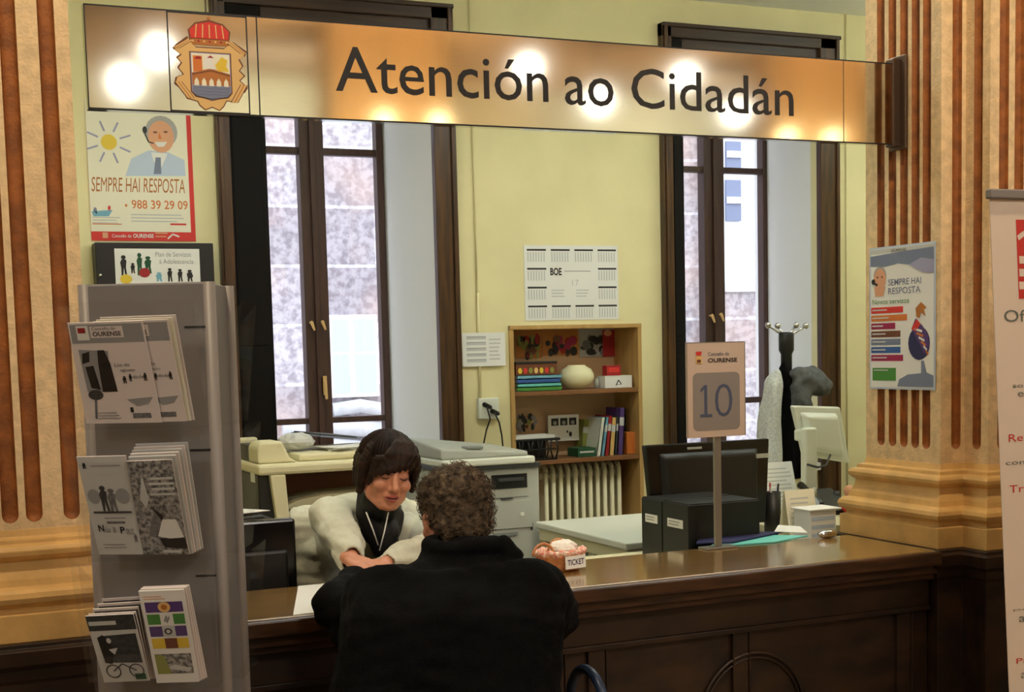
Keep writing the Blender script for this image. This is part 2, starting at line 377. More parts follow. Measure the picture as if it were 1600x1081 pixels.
# windows: casing + sashes + panes + handles
def window(n,ox,casL,casR,wo,so,mul,bars,dark):
    zc=bY(700,12,YW).z if n==1 else bY(1165,50,YW).z
    zc=3.09
    m=MB('dkwood'); 
    m.box((casL[0],YW-.045,zb-.3),(casL[1],YW,zc)); m.box((casR[0],YW-.045,zb-.3),(casR[1],YW,zc)); m.box((casL[0],YW-.045,zt),(casR[1],YW,zc),'dkwoodh')
    m.box((casL[1]-.01,YW-.02,2.84),(casR[0]+.01,YW+.03,zt+.01),'dkwoodh')
    m.box((casL[0]-.0,YW-.06,zc-.02),(casR[1]+.0,YW,zc+.0),'dkwoodh')
    m.box((casL[0]+.01,YW-.058,zb-.3),(casL[0]+.03,YW-.04,zc)); m.box((casR[1]-.03,YW-.058,zb-.3),(casR[1]-.01,YW-.04,zc))
    root=m.build('window_%d'%n,None,.004); root['kind']='structure'
    d=MB('blackwood').box((dark[0],YW-.03,zb-.3),(dark[1],YW+.03,zt))
    d.box((dark[0]+.015,YW-.034,zb-.2),(dark[1]-.02,YW-.028,zb+.6)).box((dark[0]+.015,YW-.034,zb+.7),(dark[1]-.02,YW-.028,zt-.1))
    d.build('shutter',root,.003)
    f=MB('sash'); sy0,sy1=YS,YS+.06
    f.box((so[0],sy0,zb),(so[0]+.035,sy1,zt)); f.box((so[1]-.036,sy0,zb),(so[1],sy1,zt)); f.box((so[0],sy0+.002,zb),(so[1],sy1-.002,zb+.05)); f.box((so[0],sy0+.002,zt-.05),(so[1],sy1-.002,zt))
    c=(mul[0]+mul[1])/2
    f.box((mul[0],sy0-.012,zb),(c-.003,sy1,zt)); f.box((c+.003,sy0-.012,zb),(mul[1],sy1,zt)); f.box((c-.014,sy0-.03,zb),(c+.014,sy0-.01,zt))
    for z0,z1 in bars: f.box((so[0],sy0+.005,z0),(so[1],sy1-.005,z1))
    f.build('sash_frame',root,.003)
    for a,b in((so[0]+.03,mul[0]+.005),(mul[1]-.005,so[1]-.03)):
        MB('glass').add([(a,YS+.03,zb),(b,YS+.03,zb),(b,YS+.03,zt),(a,YS+.03,zt)],[(0,1,2,3)]).build('pane',root)
    return root,c
z=lambda px,py:bY(px,py,YS).z
xs=lambda px,py:bY(px,py,YS).x
w1,c1=window(1,0,(bY(333,185,YW).x,1.46),(2.425,bY(707,200,YW).x),w1o,s1,(xs(465,200),xs(503,200)),((z(540,243),z(540,232)),(z(540,660),z(540,651))),(1.455,1.624))
w2,c2=window(2,0,(bY(1030,250,YW).x,3.72),(4.63,bY(1305,250,YW).x),w2o,s2,(xs(1098,250),xs(1129,250)),((z(1160,271),z(1160,262)),(z(1160,630),z(1160,621))),(3.715,3.79))
def knob(px,py,root):
    p=bY(px,py,YS-.04); m=MB('gold'); m.tube([p+V((0,.04,0)),p],.006); m.stroke([(p,.009),(p+V((.012,-.004,-.035)),.006)]); m.build('handle',root)
knob(487,504,w1); knob(504,503,w1); knob(1113,493,w2); knob(1127,491,w2)
p=bY(507,603,YS-.03); m=MB('gold').box(p+V((-.014,0,-.045)),p+V((.014,.02,.05))); m.stroke([(p+V((0,-.02,.02)),.008),(p+V((0,-.03,-.06)),.007)]); m.build('espagnolette',w1)
# ---------------- outside
struct('ground_outside',MB('granite').box((-6,7,-1.2),(18,16,-1.1)))
YE=9.8
xb=bY(1112,300,YE).x; zlow=bY(1160,452,YE).z
e=MB('granite').box((-5,YE,-1.1),(xb,YE+.5,6.5)).box((xb,YE,-1.1),(14,YE+.4,zlow))
e.box((xb+.001,YE-.03,zlow-.02),(14,YE+.42,zlow+.05),'sill_stone')
eo=e.build('stone_house'); tag(eo,'pale granite block building across the street outside the windows','building')
wx0,wx1=bY(513,560,YE).x,bY(588,560,YE).x; wz0,wz1=bY(550,620,YE).z,bY(550,492,YE).z
f=MB('whitewall_ext').box((wx0,YE-.04,wz0),(wx1,YE,wz1)); f.build('window_frame',eo)
f=MB('pale_ext'); q=(wx1-wx0)
for a,b in((.06,.40),(.52,.95)):
    for c,d in((.05,.52),(.56,.95)): f.box((wx0+q*a,YE-.045,wz0+(wz1-wz0)*c),(wx0+q*b,YE-.035,wz0+(wz1-wz0)*d))
f.build('window_pane',eo)
# carved granite scroll ledges low on the stone house
for (px0,px1,py,r) in((520,600,640,.05),(440,600,672,.06),(430,585,700,.05)):
    a=bY(px0,py,YE);b=bY(px1,py,YE); MB('sill_stone').tube([a+V((0,-.02,0)),a.lerp(b,.5)+V((0,-.05,.03)),b+V((0,-.02,0))],r).build('stone_ledge',eo)
xp=bY(1091,300,YE).x; MB('midgrey').tube([(xp,YE-.06,-1.1),(xp,YE-.06,6.2)],.03).build('drainpipe',eo)
YF=11.5
g=MB('whitewall_ext').box((bY(1100,300,YF).x,YF,-1.1),(16,YF+.5,7))
go=g.build('white_house'); tag(go,'white rendered house with small grey windows beyond the granite wall','building')
for y0,y1 in((150,205),(222,262),(282,345)):
    a=bY(1133,y1,YF);b=bY(1155,y0,YF); f=MB('slate').box((a.x,YF-.03,a.z),(b.x,YF,b.z)); mid=(a.z+b.z)/2; f.box((a.x,YF-.05,mid-.03),(b.x,YF-.02,mid+.03),'whitewall_ext'); f.build('house_window',go)
# ================================================================== PIERS
def offp(fp,o): return [V((x+sx*o,y+sy*o)) for x,y,sx,sy in fp]
def ringof(fp,o,z): return [V((p.x,p.y,z)) for p in offp(fp,o)]
PROF=[(.80,.066),(.868,.066),(.872,.05),(.884,.05),(.888,.058),(.896,.068),(.908,.072),(.920,.068),(.928,.058),(.932,.044),(.95,.040),(.972,.030),(.994,.026),(.998,.034),(1.008,.044),(1.020,.046),(1.030,.040),(1.034,.024),(1.046,.022),(1.05,.006),(1.07,.0)]
def flutes(edge,centers,hw,zf,zt):
    """returns function z-> list of points replacing edge with half-round notches"""
    a,b=edge; d=(b-a); L=d.length; d=d/L; nin=V((-d.y,d.x))  # inward normal for CCW footprint
    def f(z):
        pts=[]
        for c in centers:
            s=1 if z>=zf+hw else math.sqrt(max(0,1-((zf+hw-z)/hw)**2)); w=hw*max(s,.02)
            for i in range(9):
                t=-1+2*i/8; dep=.85*hw*s*math.sqrt(max(0,1-t*t)); pts.append(a+d*(c*L+w*t)+nin*dep)
        return pts
    return f
def pier(name,fp,fl,label,ztop,zf=1.115):
    root=thing(name,(fp[0][0],fp[0][1],0),label,'pillar')
    zs=[1.06,zf-.001]+[zf+.02*(1-math.cos(PI/2*i/6)) for i in range(7)]+[ztop]
    n=len(fp); base=[V((a[0],a[1])) for a in fp]; fns=[]
    for i in range(n):
        e=(base[i],base[(i+1)%n]); fns.append(flutes(e,fl[i],.0195,zf,ztop) if i in fl else None)
    rings=[]; isfl=[]
    for z in zs:
        r=[]; k=[]
        for i in range(n):
            r.append(V((base[i].x,base[i].y,z))); k.append(0)
            if fns[i]:
                pp=fns[i](z)
                for j,q in enumerate(pp): r.append(V((q.x,q.y,z))); k.append(1 if j%9!=8 else 0)
        rings.append(r); isfl=k
    m=MB('stucco'); m.loft(rings,'stucco',False)
    K=len(rings[0])
    for j in range(1,len(rings)-1):
        for i in range(K):
            if isfl[i]: m.fm[j*K+i]='flute'
    m.build('fluted_shaft',root)
    b=MB('moulding'); b.loft([ringof(fp,o,zz) for zz,o in PROF],'moulding',False); b.build('moulded_base',root,.002)
    p=MB('counter_front'); p.loft([ringof(fp,o,zz) for zz,o in((0,.09),(.12,.09),(.13,.07),(.70,.07),(.71,.08),(.735,.085),(.75,.10),(.785,.105),(.79,.09),(.80,.09))],'counter_front',False); p.build('wooden_pedestal',root,.002)
    return root
# footprint vertices CCW with outward offset signs; right pier
fpR=[(3.14,3.99,-1,1),(3.14,3.61,-1,-1),(3.24,3.61,-1,-1),(3.24,3.50,-1,-1),(3.95,3.50,1,-1),(3.95,3.99,1,1)]
cy=[bX(px,300,3.14).y for px in(1376.5,1394.5,1412.5,1430.5,1448)]
cA=[(3.99-y)/.38 for y in cy]
fx=(bY(1495,300,3.61).x-3.14)/.10; fc=(3.61-bX(1528,300,3.24).y)/.11
pr=pier('fluted_pillar',fpR,{0:cA,1:[min(max(fx,.25),.75)],2:[min(max(fc,.3),.7)],4-1:[.08,.17,.26,.35,.44,.56,.68,.8,.92]},'fluted ochre and cream pillar at the right end of the counter',4.6)
xl=.46
fpL=[(-.55,3.61,-1,-1),(xl,3.61,1,-1),(xl,3.99,1,1),(-.55,3.99,-1,1)]
cx=[(bY(px,700,3.61).x+.55)/(xl+.55) for px in(-30,10,48,107)]
pl=pier('fluted_pillar',fpL,{0:[.1,.2,.3,.4,.5,.6]+[c for c in cx if c>.62]},'fluted ochre and cream pillar at left, behind the brochure stand',4.6,zf=1.085)
# ================================================================== COUNTER
CT=.80
root=thing('service_counter',(1.8,3.75,0),'long dark carved wooden counter with polished top between the two fluted pillars','counter')
XA,XB=.54,3.06
MB('counter_top').box((XA,3.53,.765),(XB,3.99,CT)).build('countertop',root,.006)
e=MB('counter_edge').box((XA,3.505,.755),(XB,3.535,.798)).box((XA,3.525,.725),(XB,3.56,.757)).box((XA,3.54,.705),(XB,3.57,.727)); e.build('edge_moulding',root,.006)
b=MB('counter_front').box((XA,3.58,0),(XB,3.62,.73)).box((XA,3.555,0),(XB,3.60,.12))
b.build('front_board',root)
zr=bY(1150,984,3.56).z
r=MB('counter_front').box((XA,3.562,zr-.012),(XB,3.59,zr+.004)).box((XA,3.57,zr+.004),(XB,3.59,.71))
r.box((XA,3.574,.14),(XA+.05,3.59,zr))
for px in(870,935,1160,1415):
    x=bY(px,1030,3.565).x; r.box((x-.025,3.57,.12),(x+.025,3.59,zr)); r.box((x-.032,3.566,.12),(x-.026,3.585,zr)); r.box((x+.026,3.566,.12),(x+.032,3.585,zr))
r.build('rail_and_stiles',root,.002)
cx_=bY(1180,1060,3.56); cz=bY(1180,1021,3.56).z-.20
o=MB('counter_front')
for rr,w in((.2,.005),(.185,.003)):
    o.tube([(cx_.x+rr*.95*math.cos(a),3.572,cz+rr*math.sin(a)) for a in [2*PI*i/40 for i in range(41)]],w,k=8)
o.build('oval_carving',root)
# back side shelf / desk the staff works at
for x0,x1,lab in((.52,1.05,'beige desk carrying the black monitor left of the seated person'),(1.80,3.25,'beige desk carrying the box files and the large black monitor')):
    root=thing('staff_desk',((x0+x1)/2,4.4,0),lab,'desk')
    MB('beige').box((x0,4.11,.67),(x1,4.64,.70)).build('desktop',root,.004)
    for x in(x0+.03,x1-.03): MB('ltgrey').box((x-.015,4.13,0),(x+.015,4.55,.67)).build('support_panel',root)
# ================================================================== SIGN
YG=3.80; gx0=bY(134,90,YG).x; gx1=3.135; gz0=bY(700,193,YG).z; gz1=bY(700,43,YG).z
gz0=(bY(137,172,YG).z+bY(1320,222,YG).z)/2; gz1=(bY(130,5,YG).z+bY(1318,93,YG).z)/2
root=thing('hanging_sign',(1.8,YG,gz0),'long brushed steel sign reading Atención ao Cidadán hung between the pillars','sign')
q=[V((gx0,YG,gz0)),V((gx1,YG,gz0)),V((gx1,YG,gz1)),V((gx0,YG,gz1))]
F=Flat(q,.03,'steel',step=.0005)
U=lambda px,py:(bY(px,py,YG).x-gx0)/(gx1-gx0)
Vv=lambda px,py:(bY(px,py,YG).z-gz0)/(gz1-gz0)
uL=U(262,90)
F.rect(0,.0,1,.018,'ink',1); F.rect(0,.985,1,1,'ink',1)
for px in(264,387,403): u=U(px,95); F.rect(u-.0007,0,u+.0007,1,'ink',1)
u=U(1318,150); F.rect(u-.0005,0,u+.0005,1,'steel_dark',1)
F.rect(0,0,.0012,1,'ink',1)
u0,u1=U(264,90),U(387,95); F.rect(u0,.972,u1,.985,'ink',1); F.rect(u0,.015,u1,.03,'ink',1)
for w,a,b,c,d in(('Atención',(525,143),(857,160),(548,73),'x'),('ao',(883,163),(959,168),(900,119.5),'x'),('Cidadán',(987,170),(1240,181),(1095,112.5),'x')):
    F.text(w,U(*a),(Vv(*a)+Vv(*b))/2,U(*b),Vv(*c),'ink',2,bold=.003)
F.mb.build('sign_board',root)
Fc=Flat(q,base=None,step=.0004); crest(Fc,U(273,90),Vv(325,171),U(383,95),Vv(325,28),l=2); Fc.mb.build('coat_of_arms',root)
bz0=bX(1405,233,3.12).z; bz1=bX(1405,86,3.12).z
MB('steel_dark').box((3.10,YG-.004,bz0+.01),(3.138,YG+.035,bz1-.01)).box((3.128,YG-.03,bz0),(3.1385,YG+.05,bz1)).build('wall_bracket',root,.002)
for x in(bY(321,10,YG+.015).x,): MB('chrome').tube([(x,YG+.015,gz1),(x,YG+.015,3.22)],.003,k=6).build('hanging_wire',root)
# ================================================================== HALL lamps & columns (reflected in the sign)
def refl(px,py,Y):
    p=bY(px,py,YG); d=(p-CAM); d=V((d.x,-d.y,d.z)); return p+d*((Y-p.y)/d.y)
def lamp(p,r,m,label):
    root=thing('pendant_lamp',(p.x,p.y,p.z),label,'lamp','pendant lamps of the hall')
    MB(m).ball(p,r,k=16).build('glass_globe',root); MB('steel_dark').tube([p+V((0,0,r)),(p.x,p.y,4.6)],.008,k=6).build('pendant_rod',root)
for px,py in((195,128),(248,80),(825,106),(935,158),(1070,120),(1150,176)):
    lamp(refl(px,py,-3.0),.10,'lamp_white','white globe lamp hanging in the hall behind the viewer')
for px,py in((600,190),(685,192),(1230,214),(1300,216)):
    lamp(refl(px,py,-3.6),.08,'lamp_warm','warm globe lamp hanging in the hall behind the viewer')
def hallpier(pxs):
    a=refl(pxs[0],150,-5.2).x; b=refl(pxs[1],150,-5.2).x
    a,b=min(a,b),max(a,b); fp=[(a,-5.7,-1,-1),(b,-5.7,1,-1),(b,-5.2,1,1),(a,-5.2,-1,1)]
    pier('fluted_pillar',fp,{2:[.08+.12*i for i in range(8)]},'fluted pillar standing in the hall behind the viewer',4.6)['group']='pillars deep in the hall'
    return (a+b)/2
hx=[hallpier((520,700)),hallpier((1210,1345))]
# ================================================================== LIGHT
wd=bpy.data.worlds.new('world'); S.world=wd; wd.use_nodes=True
bg=wd.node_tree.nodes['Background']; bg.inputs[0].default_value=(.82,.88,1,1); bg.inputs[1].default_value=4.3
def area(name,loc,size,power,col,rot=(0,0,0),sy=None):
    l=bpy.data.lights.new(name,'AREA'); l.energy=power; l.color=col; l.size=size
    if sy: l.shape='RECTANGLE'; l.size_y=sy
    o=bpy.data.objects.new(name,l); COL.objects.link(o); o.location=loc; o.rotation_euler=rot; return o
for x,y in((1.2,4.75),(3.3,4.75),(5.2,5.0)):  # hung low to light the ceiling; last one added, unseen, for the right side
    root=thing('ceiling_light',(x,y,3.22),'long white suspended ceiling light over the office, unseen','lamp','ceiling lights of the office')
    MB('office_lamp').box((x-.6,y-.07,2.98),(x+.6,y+.07,3.03)).build('diffuser',root)
    for dx in(-.6,.6): MB('white_plastic').box((x+dx-.015,y-.075,2.975),(x+dx+.015,y+.075,3.035)).build('end_cap',root)
    for dx in(-.4,.4): MB('steelpole').tube([(x+dx,y,3.03),(x+dx,y,3.22)],.005,k=6).build('hanging_rod',root)
def spot(loc,to,power,col,ang,blend=.6,r=.08):
    l=bpy.data.lights.new('spot','SPOT'); l.energy=power; l.color=col; l.spot_size=math.radians(ang); l.spot_blend=blend; l.shadow_soft_size=r
    o=bpy.data.objects.new('spot_light',l); COL.objects.link(o); o.location=loc; o.rotation_euler=(V(to)-V(loc)).to_track_quat('-Z','Y').to_euler(); return o
warm=(1,.82,.56)
spot((.1,2.5,4.2),(.1,3.6,1.5),165,warm,70)
spot((2.5,2.4,4.2),(3.3,3.6,1.5),165,warm,70)
for x in hx: spot((x,-4.0,2.2),(x,-5.2,3.3),420,(1,.70,.34),95)
for X in(-1,4,9): area('wall_fill_light',(X,-6.6,4.5),1.4,70,(.98,1,.9),(math.radians(-35),0,0),.4)  # added unseen fill so the sign mirrors a brighter hall wall
for X in(-3,2,6):
    area('hall_fill_light',(X,-1,4.5),1.2,30,(1,.93,.84))
    area('hall_fill_light',(X,-.3,4.45),.8,42,(1,.93,.84),(math.radians(45),0,0))  # unseen fill added, tilted to brighten upright faces at the counter
for i,(a,b) in enumerate((s1,s2)):
    o=area('window_daylight',((a+b)/2,YS+.2,(zb+zt)/2),b-a,1,(1,1,1),(-PI/2,0,0),zt-zb); o.data.cycles.is_portal=True
S.view_settings.view_transform='Standard'; S.view_settings.look='None'; S.view_settings.gamma=1; S.view_settings.use_curve_mapping=False
S.view_settings.exposure=0.0
# ================================================================== helpers on printed things
def _at(s,px,py):
    a,b,c,d=s.q; r=ray(px,py); t=(a-CAM).dot(s.n)/r.dot(s.n); p=CAM+r*t-a
    U_,V_=b-a,d-a; uu,uv,vv=U_.dot(U_),U_.dot(V_),V_.dot(V_); pu,pv=p.dot(U_),p.dot(V_); D=uu*vv-uv*uv
    return ((pu*vv-pv*uv)/D,(pv*uu-pu*uv)/D)
Flat.at=_at
def prect(s,x0,y0,x1,y1,m,l=1):
    u0,v1=s.at(x0,y0);u1,v0=s.at(x1,y1); return s.rect(min(u0,u1),min(v0,v1),max(u0,u1),max(v0,v1),m,l)
Flat.prect=prect
# ------------------------------------------------------------ left wall poster
z0=bY(290,377,YW).z; xa=bY(143,372,YW).x; xb_=bY(306,378,YW).x; zt_=z0+.60
yq=YW-.004; F=Flat([V((xa,yq,z0)),V((xb_,yq,z0)),V((xb_,yq,zt_)),V((xa,yq,zt_))],.002,'red')
u=lambda px,py:F.at(px,py)
F.rect(0,.065,.955,1,'cream_paper',1)
sx,sy=F.at(170,222)
for i in range(8):
    a=2*PI*i/8+.35; F.line([(sx+.11*math.cos(a),sy+.08*math.sin(a)),(sx+.22*math.cos(a),sy+.155*math.sin(a))],.009,'lavender',2,1.4)
F.ell(sx,sy,.075,.055,'yellow',3)
# call centre man with headset
hx_,hy_=F.at(252,205)
F.poly([F.at(196,275),F.at(205,248),F.at(232,235),F.at(262,238),F.at(288,250),F.at(290,275)],'pale_ext',2)
F.poly([F.at(236,238),F.at(262,240),F.at(252,262),F.at(240,252)],'paper',3); F.poly([F.at(243,246),F.at(251,246),F.at(252,272),F.at(240,272)],'slate',4)
hy_-=.03; F.ell(hx_,hy_+.025,.155,.115,'greyhair_print',3); F.ell(hx_-.006,hy_-.010,.125,.115,'skinprint',4); F.poly([(hx_-.07,hy_-.05),(hx_+.05,hy_-.045),(hx_+.02,hy_-.08),(hx_-.04,hy_-.083)],'paper',5)
F.ell(hx_-.06,hy_+.02,.022,.007,'brown',5,8); F.ell(hx_+.04,hy_+.025,.022,.007,'brown',5,8); F.poly([(hx_-.02,hy_+.02),(hx_+.0,hy_-.025),(hx_-.035,hy_-.025)],'orange',5)
F.ell(*F.at(226,203),.022,.026,'ink',5); F.line([F.at(226,208),F.at(232,222),F.at(240,224)],.006,'ink',5,1.4)
F.text('SEMPRE HAI RESPOSTA',*F.at(143,299),*F.at(288,280),m='gold_dark',l=2,bold=0,shear=.15)
F.text('✆ 988 39 29 09'.replace('✆ ',''),*F.at(206,326),*F.at(293,314),m='orange',l=2,bold=.01)
F.ell(*F.at(197,321),.012,.010,'orange',2)
F.person(*F.at(149,334),.05,.045,'slate'); F.person(*F.at(171,330),.04,.04,'red'); F.poly([F.at(143,330),F.at(176,328),F.at(170,338),F.at(146,338)],'skyblue',2)
F.lines(*F.at(205,348),*F.at(290,334),3,'print_light',2); F.lines(*F.at(145,350),*F.at(188,338),3,'print_light',2)
F.prect(266,349,291,352,'red',2); F.prect(144,349,190,351,'orange',2)
F.text('Concello de',*F.at(175,371),*F.at(205,366),m='paper',l=3); F.text('OURENSE',*F.at(208,371.5),*F.at(240,365.5),m='paper',l=3,bold=.02)
F.prect(160,363,169,372,'skinprint',2); F.line([F.at(262,373),F.at(270,366),F.at(280,370)],.006,'paper',3)
F.lines(*F.at(243,372),*F.at(262,362),2,'skinprint',3)
tag(F.mb.build('wall_poster'),'red bordered poster with headset man and yellow sun, on wall below the steel sign','poster')
# ------------------------------------------------------------ black display frame below it
Y2=YW-.10
root=thing('display_board',(bY(240,440,Y2).x,Y2,bY(240,520,Y2).z),'black framed display board showing silhouettes of people, behind top of brochure stand','display board')
a=bY(148,380,Y2);b=bY(333,380,Y2); zb_=bY(240,540,Y2).z
MB('black').box((a.x,Y2,zb_),(b.x,YW-.002,bY(240,379,Y2).z)).build('board_frame',root,.004)
c=bY(181,441,Y2);d=bY(311,389,Y2)
F=Flat([V((c.x,Y2-.002,zb_+.05)),V((d.x,Y2-.002,zb_+.05)),V((d.x,Y2-.002,d.z)),V((c.x,Y2-.002,d.z))],.002,'paper')
def pp(px,py,w,h,m): uu,vv=F.at(px,py); F.person(uu,vv,w,h,m)
pp(194,431,.10,.24,'ink');pp(208,427,.07,.12,'ink');pp(219,430,.09,.26,'dkgreen');pp(232,427,.11,.20,'dkgreen')
F.ell(*F.at(197,436),.07,.055,'yellow',3); F.ell(*F.at(226,426),.065,.055,'deepred',3); pp(249,440,.10,.11,'skyblue'); pp(266,440,.08,.16,'ink'); pp(282,440,.08,.15,'ink'); pp(297,440,.09,.14,'ink'); F.ell(*F.at(297,431),.035,.03,'ink',3)
F.text('Plan de Servizos',*F.at(243,401),*F.at(298,394),m='print_grey',l=2); F.text('á Adolescencia',*F.at(249,412),*F.at(302,405),m='print_grey',l=2)
F.mb.build('silhouette_sheet',root)
MB('chrome').ball(bY(157,430,Y2-.004),.008,k=10).build('round_stud',root)
# ------------------------------------------------------------ poster on pillar
q=[bX(1359,606,3.136),bX(1461,611,3.136),bX(1460,377,3.136),bX(1357.5,388,3.136)]
zz0=(q[0].z+q[1].z)/2; zz1=(q[2].z+q[3].z)/2; q=[V((3.136,q[0].y,zz0)),V((3.136,q[1].y,zz0)),V((3.136,q[1].y,zz1)),V((3.136,q[0].y,zz1))]
F=Flat(q,.002,'pale_ext'); F.rect(.02,.012,.98,.988,'paper',1)
F.poly([(.02,.87),(.25,.86),(.45,.875),(.62,.86),(.72,.83),(.82,.80),(.98,.79),(.98,.965),(.5,.955),(.02,.94)],'slate',2); F.rect(.02,.955,.98,.985,'print_light',2); F.text('OURENSE',.35,.957,.58,.975,'ink',3)
F.poly([(.62,.86),(.72,.83),(.82,.80),(.98,.79),(.98,.88),(.8,.9)],'lavender',3)
F.ell(.17,.80,.10,.065,'greyhair_print',2); F.ell(.17,.775,.095,.075,'skinprint',3); F.ell(.07,.76,.03,.02,'ink',4); F.poly([(.08,.72),(.26,.72),(.22,.655),(.1,.655)],'skinprint',3); F.line([(.08,.75),(.14,.735)],.008,'ink',5); F.ell(.14,.79,.012,.006,'ink',5); F.ell(.21,.79,.012,.006,'ink',5)
F.text('SEMPRE HAI',.30,.725,.80,.77,'slate',2,.01); F.text('RESPOSTA',.30,.665,.79,.71,'slate',2,.01)
F.text('Novos servizos',.05,.60,.62,.635,'green',2)
for i,(w,c) in enumerate(((.50,'red'),(.56,'orange'),(.38,'magenta'),(.46,'brown'),(.46,'slate'),(.46,'blue'),(.50,'magenta'))):
    y=.535-i*.056; F.rect(.03,y,.03+w,y+.043,c,2); F.rect(.05,y+.018,.03+w*.5,y+.028,'print_light',3)
F.rect(.05,.06,.42,.15,'green',2); F.rect(.07,.13,.3,.138,'print_light',3)
F.poly([(.44,.02),(.98,.02),(.98,.10),(.88,.12),(.84,.20),(.80,.20),(.80,.115),(.6,.105),(.47,.07)],'slate',2)
F.ell(.77,.32,.16,.115,'navy',3); F.poly([(.66,.42),(.72,.49),(.82,.44),(.9,.38),(.93,.30),(.86,.24)],'purple',4)
for i in range(6): F.line([(.70+i*.035,.42-i*.03),(.82+i*.018,.40-i*.032)],.008,'orange' if i%2 else 'paper',5)
F.poly([(.66,.42),(.74,.485),(.80,.45),(.72,.40)],'red',5); F.poly([(.73,.50),(.72,.56),(.80,.60),(.88,.56),(.84,.55),(.87,.50),(.80,.53),(.78,.49)],'gold_dark',3)
tag(F.mb.build('pillar_poster'),'white poster with coloured bars and a striped bulb shape taped on right pillar','poster')
# ------------------------------------------------------------ calendar, notice, socket
def wallq(x0,y0,x1,y1,Y=YW-.003):
    a=bY(x0,y1,Y);b=bY(x1,y0,Y); return [V((a.x,Y,a.z)),V((b.x,Y,a.z)),V((b.x,Y,b.z)),V((a.x,Y,b.z))]
F=Flat(wallq(821,384,965,501),.003,'paper')
for i in range(4):
    for j in range(4):
        if i in(1,2) and j in(1,2): continue
        u0=.03+i*.25;v1=.95-j*.25; F.rect(u0,v1-.025,u0+.20,v1,'print_dark',1)
        for k in range(7):F.rect(u0+.005+k*.028,v1-.17,u0+.017+k*.028,v1-.04,'print_light',1)
F.text('BOE',.27,.60,.39,.70,'ink',2,.03); F.rect(.42,.65,.70,.66,'print_grey',1); F.text('17',.50,.46,.57,.54,'print_light',2); F.lines(.28,.3,.42,.42,3,'print_light'); F.lines(.54,.3,.68,.42,3,'print_light')
tag(F.mb.build('wall_calendar'),'large white year calendar pinned on cream wall above the bookcase','calendar')
F=Flat(wallq(723,519,789,573,YW-.018),.002,'paper')
for i in range(5): F.rect(.10,.12+i*.17,.55,.22+i*.17,'print_light',1); F.rect(.10,.19+i*.17,.55,.205+i*.17,'print_grey',2)
F.lines(.62,.15,.9,.85,6,'print_light',1)
tag(F.mb.build('wall_notice'),'small white table sheet on wall between window and bookcase','notice')
a=bY(745,655,YW);b=bY(776,621,YW)
root=thing('wall_socket',(a.x,YW,a.z),'white wall socket with two black plugs left of the bookcase','socket')
MB('white_plastic').box((a.x,YW-.03,a.z),(b.x,YW,b.z)).build('socket_box',root,.004)
for px,py in((757,632),(769,642)):
    p=bY(px,py,YW-.03); MB('black').stroke([(p,.012),(p+V((.015,-.035,-.012)),.010)]).build('plug',root)
m=MB('black').tube([bY(761,636,YW-.07),bY(766,655,YW-.06),bY(760,672,YW-.06),bY(756,692,YW-.05),bY(756,760,YW-.05)],.004,k=6); m.build('cable',root)
m=MB('black').tube([bY(773,645,YW-.07),bY(780,660,YW-.06),bY(784,680,YW-.06),bY(786,700,YW-.05),bY(786,760,YW-.05)],.004,k=6); m.build('cable',root)
# ------------------------------------------------------------ bookcase
YB=YW-.012; YNB=YB+.27; zs1=bY(900,609,YB).z; zs2=bY(900,716,YB).z; xl_=bY(797,560,YB).x; xr_=bY(1003,560,YB).x; ztp=bY(900,507,YB).z
root=thing('bookcase',((xl_+xr_)/2,YB,0),'light wooden open bookcase against the wall, above the radiator','bookcase')
t=.022
MB('shelfwood').box((xl_,YB,0),(xl_+t,YNB,ztp)).build('side_panel',root,.002)
MB('shelfwood').box((xr_-t,YB,0),(xr_,YNB,ztp)).build('side_panel',root,.002)
MB('shelfwood').box((xl_,YB-.003,ztp-.02),(xr_,YNB,ztp)).build('top_board',root,.002)
MB('shelfback').box((xl_+t,YNB-.01,0),(xr_-t,YNB,ztp-.02)).build('back_panel',root)
for z in(zs1,zs2): MB('shelfboard').box((xl_+t,YB+.003,z-.022),(xr_-t,YNB-.01,z)).build('shelf',root,.002)
def bk(x0,x1,z0,z1,y0,y1): return V((x0,y0,z0)),V((x1,y1,z1))
def sx(px,Y=YB+.05): return bY(px,600,Y).x
# pictures at the back of top shelf
def pic(px0,px1,py0,py1,label,cols,seed):
    rnd=random.Random(seed); Y=YNB-.016; F=Flat(wallq(px0,py0,px1,py1,Y),.004,cols[0])
    for i in range(26):
        uu,vv=rnd.random()*.8+.1,rnd.random()*.7+.1; F.ell(uu,vv*.8+.02,.05+.08*rnd.random(),.08+.12*rnd.random(),rnd.choice(cols[1:]),1+i%5,9)
    tag(F.mb.build('picture_card'),label,'picture','pictures on the bookcase back')
pic(806,846,513,560,'leftmost dark red picture card at the back of the top shelf',('gold_dark','brown','deepred','ink','olive'),1)
pic(848,903,513,556,'wide brown crowd picture card at the back of the top shelf',('gold_dark','ink','brown','deepred','magenta'),2)
pic(906,964,513,558,'picture card of a figure in red at right of the top shelf',('greyhair_print','ink','dkgrey','print_mid','ink'),3)
F=Flat(wallq(942,515,962,557,YNB-.022),.001,'deepred'); tag(F.ell(.4,.88,.3,.12,'skinprint',1).mb.build('red_card'),'narrow red card with a face leaning on the dark picture','picture')
pic(806,840,636,676,'grey brown picture card at left of the lower shelf',('shelfback','olive','print_grey','ink','brown'),4)
